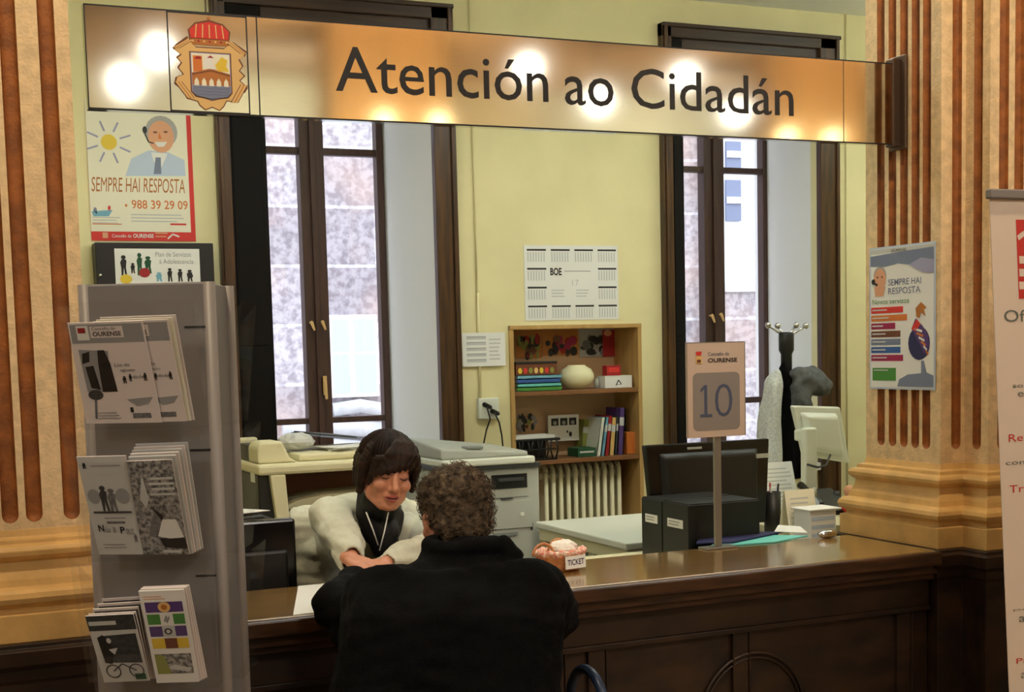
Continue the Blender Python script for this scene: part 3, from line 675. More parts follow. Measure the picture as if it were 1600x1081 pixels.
# horizontal books
cols=('green','teal','blue','skyblue'); zc=zs1
for i,(c,hh) in enumerate(zip(cols,(.022,.018,.022,.018))):
    x0=sx(804)+.001+.004*(i%2); x1=sx(874)-.005*(i%3)
    r=thing('book',((x0+x1)/2,YB+.1,zc),('green book at the bottom of the lying pile','teal book second from the bottom of the lying pile','blue book third from the bottom of the lying pile','pale blue book on top of the lying pile')[i]+' on the upper shelf','book','books lying on the upper shelf')
    MB(c).box((x0,YB+.02,zc+.0005),(x1,YB+.19,zc+.003)).box((x0,YB+.02,zc+hh-.003),(x1,YB+.19,zc+hh-.0005)).box((x0,YB+.02,zc+.0005),(x1,YB+.023,zc+hh-.0005)).build('cover',r)
    MB('paper').box((x0+.003,YB+.0235,zc+.0032),(x1-.004,YB+.186,zc+hh-.0032)).build('pages',r)
    zc+=hh
x0,x1=sx(804),sx(868); r=thing('decorated_box',((x0+x1)/2,YB+.1,zc),'dark patterned box with yellow figures lying on the pile of books','box')
F=Flat([V((x0,YB+.03,zc+.001)),V((x1,YB+.03,zc+.001)),V((x1,YB+.03,zc+.055)),V((x0,YB+.03,zc+.055))],.15,'brown')
for i in range(7): F.ell(.1+.13*i,.4,.05,.28,('yellow','red','olive','gold')[i%4],1,8)
F.mb.build('box_body',r); MB('ink').box((x0-.002,YB+.027,zc+.055),(x1+.002,YB+.185,zc+.066)).build('lid',r,.002)
# jar
p=bY(901,600,YB+.12); jr=.5*(sx(926,YB+.12)-sx(877,YB+.12))
prof=[(.03,0),(.045,.004),(jr*.85,.03),(jr,.055),(jr*.99,.075),(jr*.85,.10),(jr*.55,.115),(jr*.5,.122),(jr*.42,.122)]
m=MB('pale_yellow').lathe((p.x,YB+.12,zs1),prof,k=32)
tag(m.build('round_jar'),'round cream ribbed jar standing on the upper shelf','jar')
for i,px in enumerate((932,941)):
    p=bY(px,600,YB+.1); tag(MB('ltgrey').lathe((p.x,YB+.1,zs1),[(.008,0),(.013,.003),(.014,.03),(.010,.045),(.006,.05)],k=14).build('small_bottle'),('tiny grey bottle nearest the round jar','tiny grey bottle next to the white carton')[i],'bottle','tiny bottles on the upper shelf')
x0,x1=sx(944),sx(986); r=thing('white_carton',((x0+x1)/2,YB+.1,zs1),'small white carton on the upper shelf right of the jar','box')
F=Flat([V((x0,YB+.04,zs1+.001)),V((x1,YB+.04,zs1+.001)),V((x1,YB+.04,zs1+.058)),V((x0,YB+.04,zs1+.058))],.09,'paper'); F.line([(.4,.2),(.5,.7),(.6,.3),(.42,.3)],.02,'ink',1); F.mb.build('carton_body',r)
MB('white_plastic').box((x0-.001,YB+.038,zs1+.0585),(x1+.001,YB+.132,zs1+.063)).build('carton_flap',r)
x0,x1=sx(950),sx(972); m=MB('deepred').box((x0,YB+.06,zs1+.0635),(x1,YB+.11,zs1+.115)); m.box((x0+.01,YB+.0585,zs1+.08),(x1-.01,YB+.061,zs1+.105),'red'); tag(m.build('red_box',None,.003),'small red box standing on top of the white carton','box')
# lower shelf
YL=YB+.05
F=Flat(wallq(857,647,904,690,YNB-.06),.01,'paper')
for i in range(3): F.rect(.10+.29*i,.60,.34+.29*i,.88,'ink',1); F.ell(.22+.29*i,.7,.06,.08,'print_grey',2)
F.ell(.72,.25,.05,.1,'print_dark',1); F.ell(.62,.35,.03,.05,'print_dark',1)
tag(F.mb.build('photo_frame'),'white frame with three dark photos standing on the lower shelf','picture frame')
def upbook(px0,px1,pyt,c,label,lean=0,depth=.15,y=YL):
    x0,x1=bY(px0,700,y).x,bY(px1,700,y).x; zt=bY((px0+px1)/2,pyt,y).z; h=zt-zs2; w=x1-x0; M=Matrix.Translation((x0,y,zs2+.001))@Matrix.Rotation(-lean,4,'Y')
    r=thing('book',(x0,y,zs2),label,'book','upright books on the lower shelf')
    m=MB(c); m.box((0,0,0),(.003,depth,h),M=M).box((w-.003,0,0),(w,depth,h),M=M).box((0,0,0),(w,.003,h),M=M)
    if c not in('black','white_plastic'): m.box((.002,-.0006,h*.62),(w-.002,0,h*.8),'print_light',M=M)
    m.build('cover',r); MB('cream_paper').box((.0035,.0035,.002),(w-.0035,depth-.003,h-.003),M=M).build('pages',r)
x0,x1=sx(901),sx(929); tag(MB('dkgreen').box((x0,YL+.0,zs2+.001),(x1,YL+.12,zs2+.045)).box((x0+.01,YL-.001,zs2+.02),(x1-.01,YL,zs2+.03),'print_light').build('green_box',None,.003),'dark green box lying on the lower shelf left of the books','box')
upbook(907,917,655,'olive','pale green leaning book, leftmost upright one',-.12,y=YL+.13,depth=.07)
upbook(932,938,652,'white_plastic','white book second of the leaning row',-.16)
upbook(939,944,651,'skyblue','thin pale blue book leaning beside the white one',-.16)
upbook(945,951,649,'deepred','dark red book in the middle of the row',-.13)
upbook(952,959,652,'gold','cream orange book right of the dark red one',-.10)
upbook(960,964,650,'dkgrey','thin grey book before the purple one',-.08)
upbook(965,973,637,'purple','tall purple book in front of the black folder',-.07)
x0,x1=sx(974,YL+.09),sx(984,YL+.09); tag(MB('black').box((x0,YL+.09,zs2+.001),(x1-.002,YNB-.014,bY(980,638,YL+.09).z)).build('ring_binder',None,.003),'black ring binder standing at back right, beside the purple book','binder','black binders')
x0,x1=sx(984,YL+.09),sx(993.5,YL+.09); tag(MB('black').box((x0,YL+.09,zs2+.001),(x1,YNB-.014,bY(988,636,YL+.09).z)).box((x0+.01,YL+.088,zs2+.2),(x1-.01,YL+.09,zs2+.23),'ltgrey').build('ring_binder',None,.003),'black ring binder with pale tag, against the bookcase side','binder','black binders')
x0,x1=sx(977,YL),sx(995,YL); tag(MB('orange').box((x0+.004,YL,zs2+.001),(x1,YL+.075,bY(986,675,YL).z)).build('orange_box',None,.003),'orange box at the right end of the lower shelf','box')
# black letter tray
p0=bY(806,690,YB-.03);p1=bY(880,690,YB-.03)
r=thing('letter_tray',((p0.x+p1.x)/2,YB+.05,zs2),'black wire letter tray holding white sheets on the lower shelf','tray')
zt2=bY(840,686,YB-.03).z
m=MB('black').box((p0.x+.005,YB+.0,zt2-.012),(p1.x,YB+.14,zt2)); m.build('tray_deck',r,.003)
wt=MB('black')
for i in range(9):
    x=p0.x+.03+(p1.x-p0.x-.05)*i/8; wt.tube([(x,YB+.006,zt2-.01),(x+.008*(-1)**i,YB+.004,(zt2+zs2)/2),(x-.006*(-1)**i,YB+.006,zs2+.002)],.004,k=6)
wt.tube([(p0.x+.03,YB+.006,zs2+.006),(p1.x-.02,YB+.006,zs2+.006)],.005,k=6); wt.tube([(p0.x+.03,YB+.006,(zs2+zt2)/2),(p1.x-.02,YB+.006,(zs2+zt2)/2)],.004,k=6); wt.box((p0.x+.03,YB+.13,zs2+.001),(p1.x-.02,YB+.14,zt2))
wt.build('wire_support',r)
tag(MB('paper').box((p0.x+.01,YB+.003,zt2+.001),(p1.x-.03,YB+.13,zt2+.016)).build('paper_stack'),'white paper stack in the black tray on the bookcase','paper')
# ------------------------------------------------------------ radiator
x0,x1=bY(841,760,(YB+.14)).x,bY(966,760,(YB+.14)).x; n_=11; zr1=zs2-.035
r=thing('radiator',((x0+x1)/2,(YB+.14),.12),'cream column radiator below the bookcase','radiator')
w=(x1-x0)/n_
for i in range(n_):
    x=x0+w*(i+.5); m=MB('radiator')
    for yy in(YB+.09,YB+.18): m.tube([(x,yy,.14),(x,yy,zr1-.03)],w*.27,k=8)
    m.tube([(x,YB+.09,zr1-.04),(x,(YB+.105),zr1-.012),(x,(YB+.135),zr1-.003),(x,(YB+.165),zr1-.012),(x,YB+.18,zr1-.04)],w*.30,k=8)
    m.box((x-w*.14,YB+.09,.14),(x+w*.14,YB+.18,zr1-.03)); m.build('radiator_section',r)
for z in(.2,zr1-.06): MB('radiator').tube([(x0,(YB+.135),z),(x1,(YB+.135),z)],.018).build('header_pipe',r)
# ------------------------------------------------------------ grey photocopier
YC=5.6; x0=bY(690,760,YC).x; x1=bY(843,760,YC).x; zt3=bY(843,728,YC).z
r=thing('photocopier',((x0+x1)/2,YC+.25,0),'grey floor standing photocopier below the socket, left of the radiator','photocopier')
b=MB('ltgrey').box((x0,YC,0),(x1,YC+.5,zt3)); b.build('copier_body',r,.008)
def fr(px0,py0,px1,py1,m,d=.004,name='panel'):
    a=bY(px0,py1,YC);b=bY(px1,py0,YC); return MB(m).box((a.x,YC-d,a.z),(b.x,YC+.001,b.z)).build(name,r,.001)
fr(768,739,823,765,'black',.004,'output_slot'); fr(776,745,815,752,'dkgrey',.03,'output_tray')
fr(757,775,825,779,'midgrey'); fr(765,780,830,828,'ltgrey',.006,'front_door'); fr(782,777,800,780,'dkgrey',.012,'door_handle'); fr(770,830,808,839,'midgrey',.008,'paper_drawer'); fr(829,816,832,828,'dkgrey')
fr(812,800,818,806,'white_plastic',.008,'round_button')
s=MB('dkgrey').box((x0-.01,YC-.02,zt3),(x1,YC+.49,zt3+.02)); s.build('scanner_gap',r,.003)
sc=MB('white_plastic').box((x0-.005,YC-.03,zt3+.018),(x1-.03,YC+.47,zt3+.05)); sc.build('scanner_bed',r,.008)
xx=x1-.05
lid=MB('ltgrey').hexa([V((x0+.0,YC-.0,zt3+.05)),V((xx,YC-.0,zt3+.05)),V((xx,YC-.0,zt3+.07)),V((x0+.0,YC-.0,zt3+.10))],[V((x0+.0,YC+.42,zt3+.05)),V((xx,YC+.42,zt3+.05)),V((xx,YC+.42,zt3+.08)),V((x0+.0,YC+.42,zt3+.13))])
lid.build('lid',r,.012)
MB('midgrey').box((x0+.12,YC-.0,zt3+.09),(x0+.2,YC+.06,zt3+.102)).build('control_panel',r,.003)
# ------------------------------------------------------------ beige copier
YD=5.25; cx0=bY(405,760,YD).x; yb_=bX(363,733,cx0).y; yb_=min(yb_,YD+.75); cx1=bY(640,760,YD).x
zb1=bY(405,727,YD).z; zb0=bY(405,744,YD).z; zlow_=bY(470,811,YD).z
r=thing('photocopier',((cx0+cx1)/2,YD+.3,0),'beige photocopier with raised scanner below the left window','photocopier')
MB('beige').box((cx0,YD,zb0),(cx1,yb_,zb1)).build('scanner_unit',r,.012)
MB('beige').box((cx0,YD+.0,0),(cx1,yb_,zlow_)).build('lower_body',r,.01)
c0,c1=bY(431,760,YD).x,bY(447,760,YD).x
MB('beige').hexa([V((c0,YD+.0,zlow_)),V((c1+.01,YD+.0,zlow_)),V((c1,YD,zb0)),V((c0-.02,YD,zb0))],[V((c0,YD+.06,zlow_)),V((c1+.01,YD+.06,zlow_)),V((c1,YD+.06,zb0)),V((c0-.02,YD+.06,zb0))]).build('front_column',r,.004)
MB('black').box((cx0+.004,YD+.03,zlow_),(c0+.005,yb_-.01,zb0)).build('side_cassette',r,.004)
p=bX(394,746,cx0); MB('white_plastic').box((cx0+.001,p.y-.03,p.z-.018),(cx0+.0045,p.y+.03,p.z+.018)).build('side_label',r)
MB('brown').box((c1+.0,YD+.30,zlow_),(cx1-.02,YD+.32,zb0)).build('inner_back',r)
t0=bY(447,803,YD).x
pts=[(t0,zlow_+.0),(t0,zlow_+.045),(t0+.06,zlow_+.07),(t0+.16,zlow_+.085),(cx1-.03,zlow_+.09),(cx1-.03,zlow_)]
MB('beige_dk').prism(pts,YD+.03,YD+.27,ax=1).build('output_tray',r,.003)
MB('black').box((t0+.005,YD+.02,zlow_+.012),(t0+.17,YD+.032,zlow_+.04)).build('tray_slot',r,.002)
# scanner top
hz0=zb1; hz1=bY(430,689,YD+.08).z; h0=bY(408,710,YD+.05).x; h1=bY(445,700,YD+.05).x
MB('beige').prism([(cx0+.01,hz0),(h1+.05,hz0),(h1+.02,hz0+.02),(h1-.01,hz1),(cx0+.03,hz1),(cx0+.01,hz1-.02)],YD+.05,YD+.20,ax=1).build('feeder_hump',r,.01)
MB('dkgrey').box((cx0+.02,YD+.21,hz0),(h1-.02,yb_-.06,hz1-.02)).build('feeder_tray',r,.004)
MB('beige').box((cx0+.01,yb_-.055,hz0),(h1-.02,yb_-.01,hz1)).build('feeder_end',r,.01)
MB('beige').box((h1+.06,YD+.07,zb1),(cx1-.02,YD+.48,zb1+.03)).build('platen_lid',r,.01)
# things on it
m=MB('print_light')
random.seed(3)
def crumple(name,c,rx,ry,rz,mtl,label,cat,seed):
    m=MB(mtl); rings=[]
    k=20
    for j in range(9):
        t=PI*j/8; ring=[]
        for i in range(k):
            a=2*PI*i/k; d=V((math.sin(t)*math.cos(a),math.sin(t)*math.sin(a),math.cos(t))); f=1+.22*noise.noise(d*3+V((seed,0,0)))
            ring.append(V(c)+V((d.x*rx*f,d.y*ry*f,rz+d.z*rz*(f if d.z>0 else 1)))+V((0,0,0)))
        rings.append(ring)
    m.loft(rings,mtl,False); o=m.build(name); return tag(o,label,cat)
hp=bY(463,700,YD+.25); crumple('plastic_bag',(h1+.10,YD+.25,zb1+.032),.075,.07,.035,'print_light','grey crumpled plastic wrapped papers on the beige copier','bag',1)
a=bY(500,700,YD+.3); m=MB('dkgrey'); M=Matrix.Translation((h1+.18,YD+.22,zb1+.055))@Matrix.Rotation(.12,4,'Y')@Matrix.Rotation(.3,4,'Z')
m=MB('slate').box((0,-.02,.03),(.19,.2,.036),M=M).box((.005,-.015,.036),(.18,.19,.042),'dkgrey',M=M); tag(m.build('folder'),'dark grey folder leaning over the papers on the beige copier','folder')
m=MB('paper'); 
for i in range(3):
    M=Matrix.Translation((h1+.30,YD+.14,zb1+.031+i*.006))@Matrix.Rotation(.25*i-.2,4,'Z'); m.box((-.1,-.05,0),(.14,.16,.003),M=M)
tag(m.build('loose_papers'),'loose white papers spread on the beige copier lid','paper')
# ------------------------------------------------------------ left monitor and black printer with papers
YM=4.16; x0=bY(300,850,YM).x; x1=bY(463,850,YM).x; z1=bY(420,813,YM).z; zD=.70
r=thing('computer_monitor',((x0+x1)/2,YM+.03,zD),'back of black monitor on the staff desk, left of the woman','monitor')
MB('blackgloss').box((x0,YM,zD+.02),(x1,YM+.05,z1)).build('monitor_shell',r,.008)
MB('black').box((x0+.03,YM-.02,zD+.03),(x1-.03,YM+.001,z1-.09)).build('rear_housing',r,.012)
MB('black').box((x0+.06,YM-.03,zD),(x1-.06,YM+.12,zD+.012)).box((x0+.12,YM-.005,zD+.01),(x1-.12,YM+.03,zD+.06)).build('stand',r,.004)
MB('navy').add([(x0+.02,YM+.0505,zD+.04),(x1-.02,YM+.0505,zD+.04),(x1-.02,YM+.0505,z1-.02),(x0+.02,YM+.0505,z1-.02)],[(3,2,1,0)]).build('screen',r)
xa=bY(340,815,4.3).x; xb2=bY(431,815,4.3).x; zp=bY(400,812,4.3).z
r=thing('desk_printer',((xa+xb2)/2,4.45,zD),'black desk printer behind the left monitor','printer')
MB('black').box((xa,4.30,zD),(xb2,4.60,zp)).build('printer_body',r,.01); MB('dkgrey').box((xa+.03,4.33,zp),(xb2-.03,4.57,zp+.008)).build('printer_lid',r,.003)
m=MB('paper')
for i,(dx,an) in enumerate(((.02,.3),(-.03,-.2))):
    M=Matrix.Translation(((xa+xb2)/2+dx-.02,4.44,zp+.009+i*.007))@Matrix.Rotation(an,4,'Z')@Matrix.Rotation(-.04,4,'X'); m.box((-.07,-.09,.004),(.07,.08,.006),M=M)
tag(m.build('loose_papers'),'white sheets lying on the black desk printer','paper')
# ------------------------------------------------------------ white table with slatted side
a=bZ(847,814,.72);b=bZ(966,850,.72);c=bZ(990,803,.72)
X0=(a.x+b.x)/2; Y0=b.y; Y1=a.y; X1=X0+.62
r=thing('side_table',((X0+X1)/2,(Y0+Y1)/2,0),'low white topped cabinet with slatted side in front of the radiator','cabinet')
MB('white_plastic').box((X0,Y0,.692),(X1,Y1,.72)).build('table_top',r,.005)
MB('beige').box((X0+.012,Y0+.01,.64),(X1-.01,Y1-.01,.69)).build('apron',r,.003)
for x,y in((X0+.02,Y0+.02),(X1-.06,Y0+.02),(X0+.02,Y1-.06),(X1-.06,Y1-.06)): MB('beige').box((x,y,0),(x+.04,y+.04,.64)).build('leg',r,.003)
for i in range(9):
    y=Y0+.1+(Y1-Y0-.2)*i/8; MB('white_plastic').box((X0+.025,y-.014,.2),(X0+.04,y+.014,.64)).build('slat',r,.002)
MB('shelfboard').box((X0+.06,Y0+.06,.30),(X1-.06,Y1-.06,.32)).build('lower_shelf',r)
for i in range(3): tag(MB(('dkgrey','dkgreen','blue')[i]).box((X0+.09+.12*i,Y0+.1,.322),(X0+.17+.12*i,Y0+.35,.56)).build('box_file',None,.004),('grey','green','blue')[i]+' file box inside the slatted white cabinet','box file','files inside the cabinet')
# ------------------------------------------------------------ box files
ZB=.93; a=bZ(1075,797,ZB); b=bZ(988,781,ZB); c=bZ(1187,790,ZB); Yn=max(a.y,4.115); x0=bY(1075,797,Yn).x; x1=bY(1187,790,Yn).x; ym=Yn+(b.y-a.y)*.46; yf=min(Yn+(b.y-a.y)*.95,4.44)
for k,(y0,y1,lab) in enumerate(((Yn,ym-.003,'black box file nearer the counter, with white spine label'),(ym+.003,yf,'black box file further back, behind the first, with white spine label'))):
    r=thing('box_file',((x0+x1)/2,(y0+y1)/2,zD),lab,'box file','black box files on the desk')
    MB('boxfile').box((x0,y0,zD),(x1,y1,ZB)).build('file_case',r,.003)
    MB('black').box((x0+.004,y0+.004,ZB-.0005),(x1-.004,y1-.004,ZB+.004)).build('file_lid',r,.001)
    yy0,yy1=y0+.03*(y1-y0)/.15,y1-.03*(y1-y0)/.15
    F=Flat([V((x0-.001,yy1,ZB-.085)),V((x0-.001,yy0,ZB-.085)),V((x0-.001,yy0,ZB-.055)),V((x0-.001,yy1,ZB-.055))],.001,'paper'); F.lines(.1,.2,.85,.85,2,'print_grey',1); F.mb.build('spine_label',r)
# ------------------------------------------------------------ big black monitor
YK=4.50; tl=bY(1013,696,YK); tr=bY(1207,688,YK); xL=tl.x; xR=tr.x; zT=bY(1110,691,YK).z; zBm=zD+.09
r=thing('computer_monitor',((xL+xR)/2,YK+.05,zD),'large black monitor seen from behind, below the number ten placard','monitor')
MB('blackgloss').hexa([V((xL+.02,YK,zBm)),V((xR-.03,YK,zBm)),V((xR,YK+.02,zT)),V((xL,YK+.02,zT))],[V((xL+.02,YK+.035,zBm)),V((xR-.03,YK+.035,zBm)),V((xR,YK+.055,zT)),V((xL,YK+.055,zT))]).build('monitor_shell',r,.006)
MB('black').hexa([V((xL+.08,YK-.03,zBm+.03)),V((xR-.09,YK-.03,zBm+.03)),V((xR-.08,YK-.005,zT-.05)),V((xL+.07,YK-.005,zT-.05))],[V((xL+.06,YK+.01,zBm+.01)),V((xR-.07,YK+.01,zBm+.01)),V((xR-.05,YK+.02,zT-.03)),V((xL+.05,YK+.02,zT-.03))]).build('rear_housing',r,.008)
MB('black').box(((xL+xR)/2-.03,YK-.02,zD+.01),((xL+xR)/2+.03,YK+.01,zBm+.08)).box(((xL+xR)/2-.13,YK-.08,zD),((xL+xR)/2+.13,YK+.11,zD+.014)).build('stand',r,.004)
p=bY(1190,712,YK); MB('ltgrey').box((p.x-.03,YK-.002,p.z-.008),(p.x+.03,YK+.006,p.z+.008)).build('pale_sticker',r)
p=bY(1086,700,YK); MB('ltgrey').box((p.x-.03,YK+.0,p.z-.004),(p.x+.03,YK+.006,p.z+.004)).build('maker_badge',r)
# ------------------------------------------------------------ second desk
d2=.73
r=thing('office_desk',(3.7,5.0,0),'beige office desk under the white monitor near the right window','desk')
MB('beige').box((3.28,4.66,d2-.03),(4.7,5.5,d2)).build('desktop',r,.004)
for x in(3.3,4.64): MB('ltgrey').box((x,4.7,0),(x+.04,5.46,d2-.03)).build('support_panel',r)
YWm=5.2; a=bY(1238,634,YWm); b=bY(1313,636,YWm); a2=bY(1256,712,YWm); b2=bY(1328,724,YWm)
r=thing('computer_monitor',(a.x+.15,YWm,d2),'white monitor seen from behind, beside the coat stand','monitor')
q0=[a2,b2,b,a]; q1=[p+V((.02,.05,0)) for p in q0]
MB('white_plastic').hexa(q0,q1).build('monitor_shell',r,.008)
ctr=(a+b+a2+b2)/4; q2=[ctr+(p-ctr)*.62+V((0,-.035,0)) for p in q0]; q3=[ctr+(p-ctr)*.8+V((0,.0,0)) for p in q0]
MB('white_plastic').hexa(q2,q3).build('rear_housing',r,.01)
p=bY(1264,668,YWm-.06); p1=bY(1263,774,YWm-.06); xm=(p.x+p1.x)/2
MB('white_plastic').box((xm-.035,YWm-.085,d2),(xm+.03,YWm-.045,p.z)).box((xm-.03,YWm-.05,p.z-.06),(xm+.04,YWm+.01,p.z-.01)).build('stand_neck',r,.008)
MB('white_plastic').box((xm-.1,YWm-.15,d2),(xm+.13,YWm+.06,d2+.015)).build('stand_foot',r,.006)
MB('dkgrey').tube([(xm-.03,YWm-.09,p.z-.16),(xm+.02,YWm-.1,p.z-.175),(xm+.08,YWm-.08,p.z-.17),(xm+.14,YWm-.03,p.z-.13)],.005,k=6).build('cable',r)
# items on right desk
def onz(px,py,z): return bZ(px,py,z)
def standsheet(px0,px1,py0,py1,Y,z,name,label,cat,m='paper',lean=.06,art=None):
    a=bY(px0,py1,Y);b=bY(px1,py0,Y); q=[V((a.x,Y,z)),V((b.x,Y,z)),V((b.x,Y+lean,b.z)),V((a.x,Y+lean,b.z))]
    F=Flat(q,.002,m); (art or (lambda F:F.lines(.1,.1,.9,.9,9,'print_light',1)))(F); F.mb.slab([q[0]+V((0,2*lean,0)),q[1]+V((0,2*lean,0)),q[2]+V((0,.002,0)),q[3]+V((0,.002,0))],.002,m)
    return tag(F.mb.build(name),label,cat)
standsheet(1201,1249,722,770,5.3,d2,'paper_holder','white printed sheet standing below the hanging light coat','paper')
# pen cup
p=bY(1207,800,4.52); 
r=thing('pen_cup',(p.x,4.52,zD),'black pen cup with pens behind the box files','pen cup')
zc=bY(1207,768,4.52).z; MB('black').lathe((p.x,4.52,zD),[(.02,0),(.032,.003),(.032,zc-zD),(.028,zc-zD),(.027,.01)],k=20).build('cup',r)
for i in range(5):
    a=i*1.3; MB(('blue','deepred','ink','ltgrey','ink')[i]).tube([(p.x+.012*math.cos(a),4.52+.012*math.sin(a),zD+.02),(p.x+.026*math.cos(a),4.52+.026*math.sin(a),zc+.02+.012*(i%3))],.004,k=6).build('pen',r)
def calart(F): F.lines(.15,.12,.85,.9,10,'print_light',1); F.rect(.4,.4,.55,.5,'print_grey',2)
standsheet(1238,1284,765,826,4.3,zD,'desk_calendar','cream standing desk calendar behind the turquoise folder','calendar','cream_paper',.05,calart)
x0,x1=bY(1266,830,4.2).x,bY(1306,830,4.2).x; zc=bY(1286,797,4.2).z
r=thing('tissue_box',((x0+x1)/2,4.25,zD),'white box with pale blue bands at the foot of right pillar','box')
F=Flat([V((x0,4.2,zD)),V((x1,4.2,zD)),V((x1,4.2,zc)),V((x0,4.2,zc))],.1,'paper')
for i in range(4): F.rect(.05,.2+.19*i,.95,.29+.19*i,'pale_ext',1)
F.mb.build('box_body',r); MB('paper').box((x0-.008,4.19,zc),(x1+.02,4.31,zc+.006)).build('box_lid',r,.002)
p=bZ(1281,838,.80); p.y=3.95; m=MB('chrome').ball(p+V((0,0.012,.014)),(.04,.02,.014),k=20); tag(m.build('glass_dish'),'small oval glass dish on the counter edge near right pillar','dish')
# spray bottle, phone, pink toy
p=bY(1291,790,4.62); r=thing('spray_bottle',(p.x,4.70,d2),'small clear bottle left of the white boxes on the desk','bottle')
MB('pale_ext').lathe((p.x,4.70,d2),[(.02,0),(.026,.005),(.027,.07),(.018,.10),(.009,.115),(.009,.12)],k=18).build('bottle_body',r); MB('white_plastic').lathe((p.x,4.70,d2+.12),[(.011,0),(.011,.02),(.006,.035)],k=14).build('bottle_cap',r)
p=bY(1285,760,5.0); r=thing('desk_phone',(p.x,5.0,d2),'black desk phone in front of the white monitor','telephone')
MB('black').hexa([V((p.x-.08,4.92,d2)),V((p.x+.12,4.92,d2)),V((p.x+.12,4.92,d2+.02)),V((p.x-.08,4.92,d2+.02))],[V((p.x-.08,5.1,d2)),V((p.x+.12,5.1,d2)),V((p.x+.12,5.1,d2+.10)),V((p.x-.08,5.1,d2+.10))]).build('phone_base',r,.006)
MB('blackgloss').stroke([(V((p.x-.055,4.94,d2+.05)),.018),(V((p.x-.055,5.0,d2+.085)),.012),(V((p.x-.055,5.08,d2+.12)),.018)]).build('handset',r)
p=bY(1328,742,4.9); z0=d2; r=thing('plush_toy',(p.x,4.9,d2),'small pink and red plush toy beside the right pillar base','toy')
MB('red').ball((p.x,4.9,d2+.045),(.04,.035,.045),k=16).build('toy_body',r); MB('skinprint').ball((p.x-.01,4.89,d2+.105),.026,k=16).build('toy_head',r)
for s_ in(-1,1): MB('red').stroke([((p.x+s_*.03,4.89,d2+.06),.012),((p.x+s_*.055,4.87,d2+.04),.009)]).build('toy_arm',r)
p=bY(1312,738,5.0); tag(MB('black').stroke([((p.x,5.05,d2+.025),.025),((p.x+.02,5.05,d2+.07),.02)]).ball((p.x+.05,5.04,d2+.03),.03).build('stapler_punch'),'dark hole punch behind the plush toy','hole punch')
# folders on desk (flat)
def flatq(pts,z,name,label,m,cat='folder'):
    q=[bZ(x,y,z) for x,y in pts]; q=[p+V((0,max(0,4.0-p.y)*0,0)) for p in q]; return tag(MB(m).slab(q,.004,m).build(name),label,cat)
def yfix(pts,z): return pts
zf=.704
def deskq(pts,z,name,label,m,cat='folder',t=.004):
    return tag(MB(m).slab([V((x,y,z)) for x,y in pts],t,m).build(name),label,cat)
XF=bY(1100,845,4.05).x
# folders bridge the gap and rest on the counter's back edge
q=[bZ(x,y,.806) for x,y in((1108,853),(1168,848),(1262,836),(1215,824))]
deskq([(q[0].x,q[0].y),(q[1].x+.1,q[1].y-.02),(q[2].x,q[2].y),(q[0].x+.22,q[0].y+.22)],.805,'document_folder','turquoise folder lying on the back edge of the counter','teal')
q=[bZ(x,y,.812) for x,y in((1088,848),(1145,846),(1228,829),(1185,820))]
deskq([(q[0].x,q[0].y),(q[1].x,q[1].y),(q[2].x,q[2].y),(q[0].x+.12,q[0].y+.17)],.8115,'document_folder','dark navy folder overlapping the turquoise one','navy',t=.005)
q=[bZ(x,y,.81) for x,y in((1210,832),(1262,834),(1250,824),(1216,822))]
deskq([(p.x,p.y) for p in q],.8145,'loose_papers','white paper at the far tip of the navy folder','paper','paper',.002)
# ------------------------------------------------------------ coat stand + garments
YP=5.9; P0=bY(1229,600,YP); xp_=P0.x; zt4=bY(1229,522,YP).z
r=thing('coat_stand',(xp_,YP,0),'black coat stand with chrome ball hooks before the right window','coat stand')
MB('black').lathe((xp_,YP,0),[(.17,0),(.17,.02),(.05,.04),(.028,.06),(.028,zt4-.1),(.038,zt4-.08),(.038,zt4),(.03,zt4+.01)],k=20).build('pole',r)
for px,py,dy in((1200,508,-.03),(1215,509,.03),(1244,508,.03),(1259,509,-.03)):
    e=bY(px,py,YP+dy); MB('chrome').tube([V((xp_,YP,zt4-.01)),V((xp_,YP,zt4)).lerp(e,.5)+V((0,0,-.01)),e],.006,k=8).build('hook',r); MB('chrome').ball(e,.016,k=14).build('hook_ball',r)
def remesh(mb,name,parent,vox,smooth=4,disp=None,mats=None,off=None,loc=None):
    o=mb.build(name,None); md=o.modifiers.new('r','REMESH'); md.mode='VOXEL'; md.voxel_size=vox; md.use_smooth_shade=True
    if smooth: s_=o.modifiers.new('s','SMOOTH'); s_.factor=.5; s_.iterations=smooth
    dg=bpy.context.evaluated_depsgraph_get(); dg.update(); me=bpy.data.meshes.new_from_object(o.evaluated_get(dg)); bpy.data.objects.remove(o)
    if disp:
        no=[v.normal.copy() for v in me.vertices]
        for v,nn in zip(me.vertices,no): v.co=disp(v.co.copy(),nn)
    w=worldloc(parent) if parent is not None else V((0,0,0))
    for v in me.vertices: v.co-=w
    me.materials.clear(); me.materials.append(MATS[mats or mb.m]); me.polygons.foreach_set('use_smooth',[True]*len(me.polygons)); me.update()
    me.name=name; o=bpy.data.objects.new(name,me); COL.objects.link(o)
    if parent is not None: o.parent=parent
    return o
def folds(amp,f,seed=0,vert=True):
    def d(p,n):
        q=V((p.x*f,p.y*f,p.z*f*(.18 if vert else 1)))+V((seed,seed,0)); return p+n*amp*noise.noise(q)
    return d
def garment(name,px,pts,label,cat,mt,seed,y=YP-.05,voxel=.009):
    m=MB(mt)
    for ppx,ppy,r1 in pts: pass
    st=[(bY(a,b,y),r_) for a,b,r_ in pts]; m.stroke(st)
    return m
m=garment('',0,[(1213,582,.022),(1208,600,.045),(1205,640,.055),(1202,690,.06),(1200,720,.062)],'','', 'coatwhite',1)
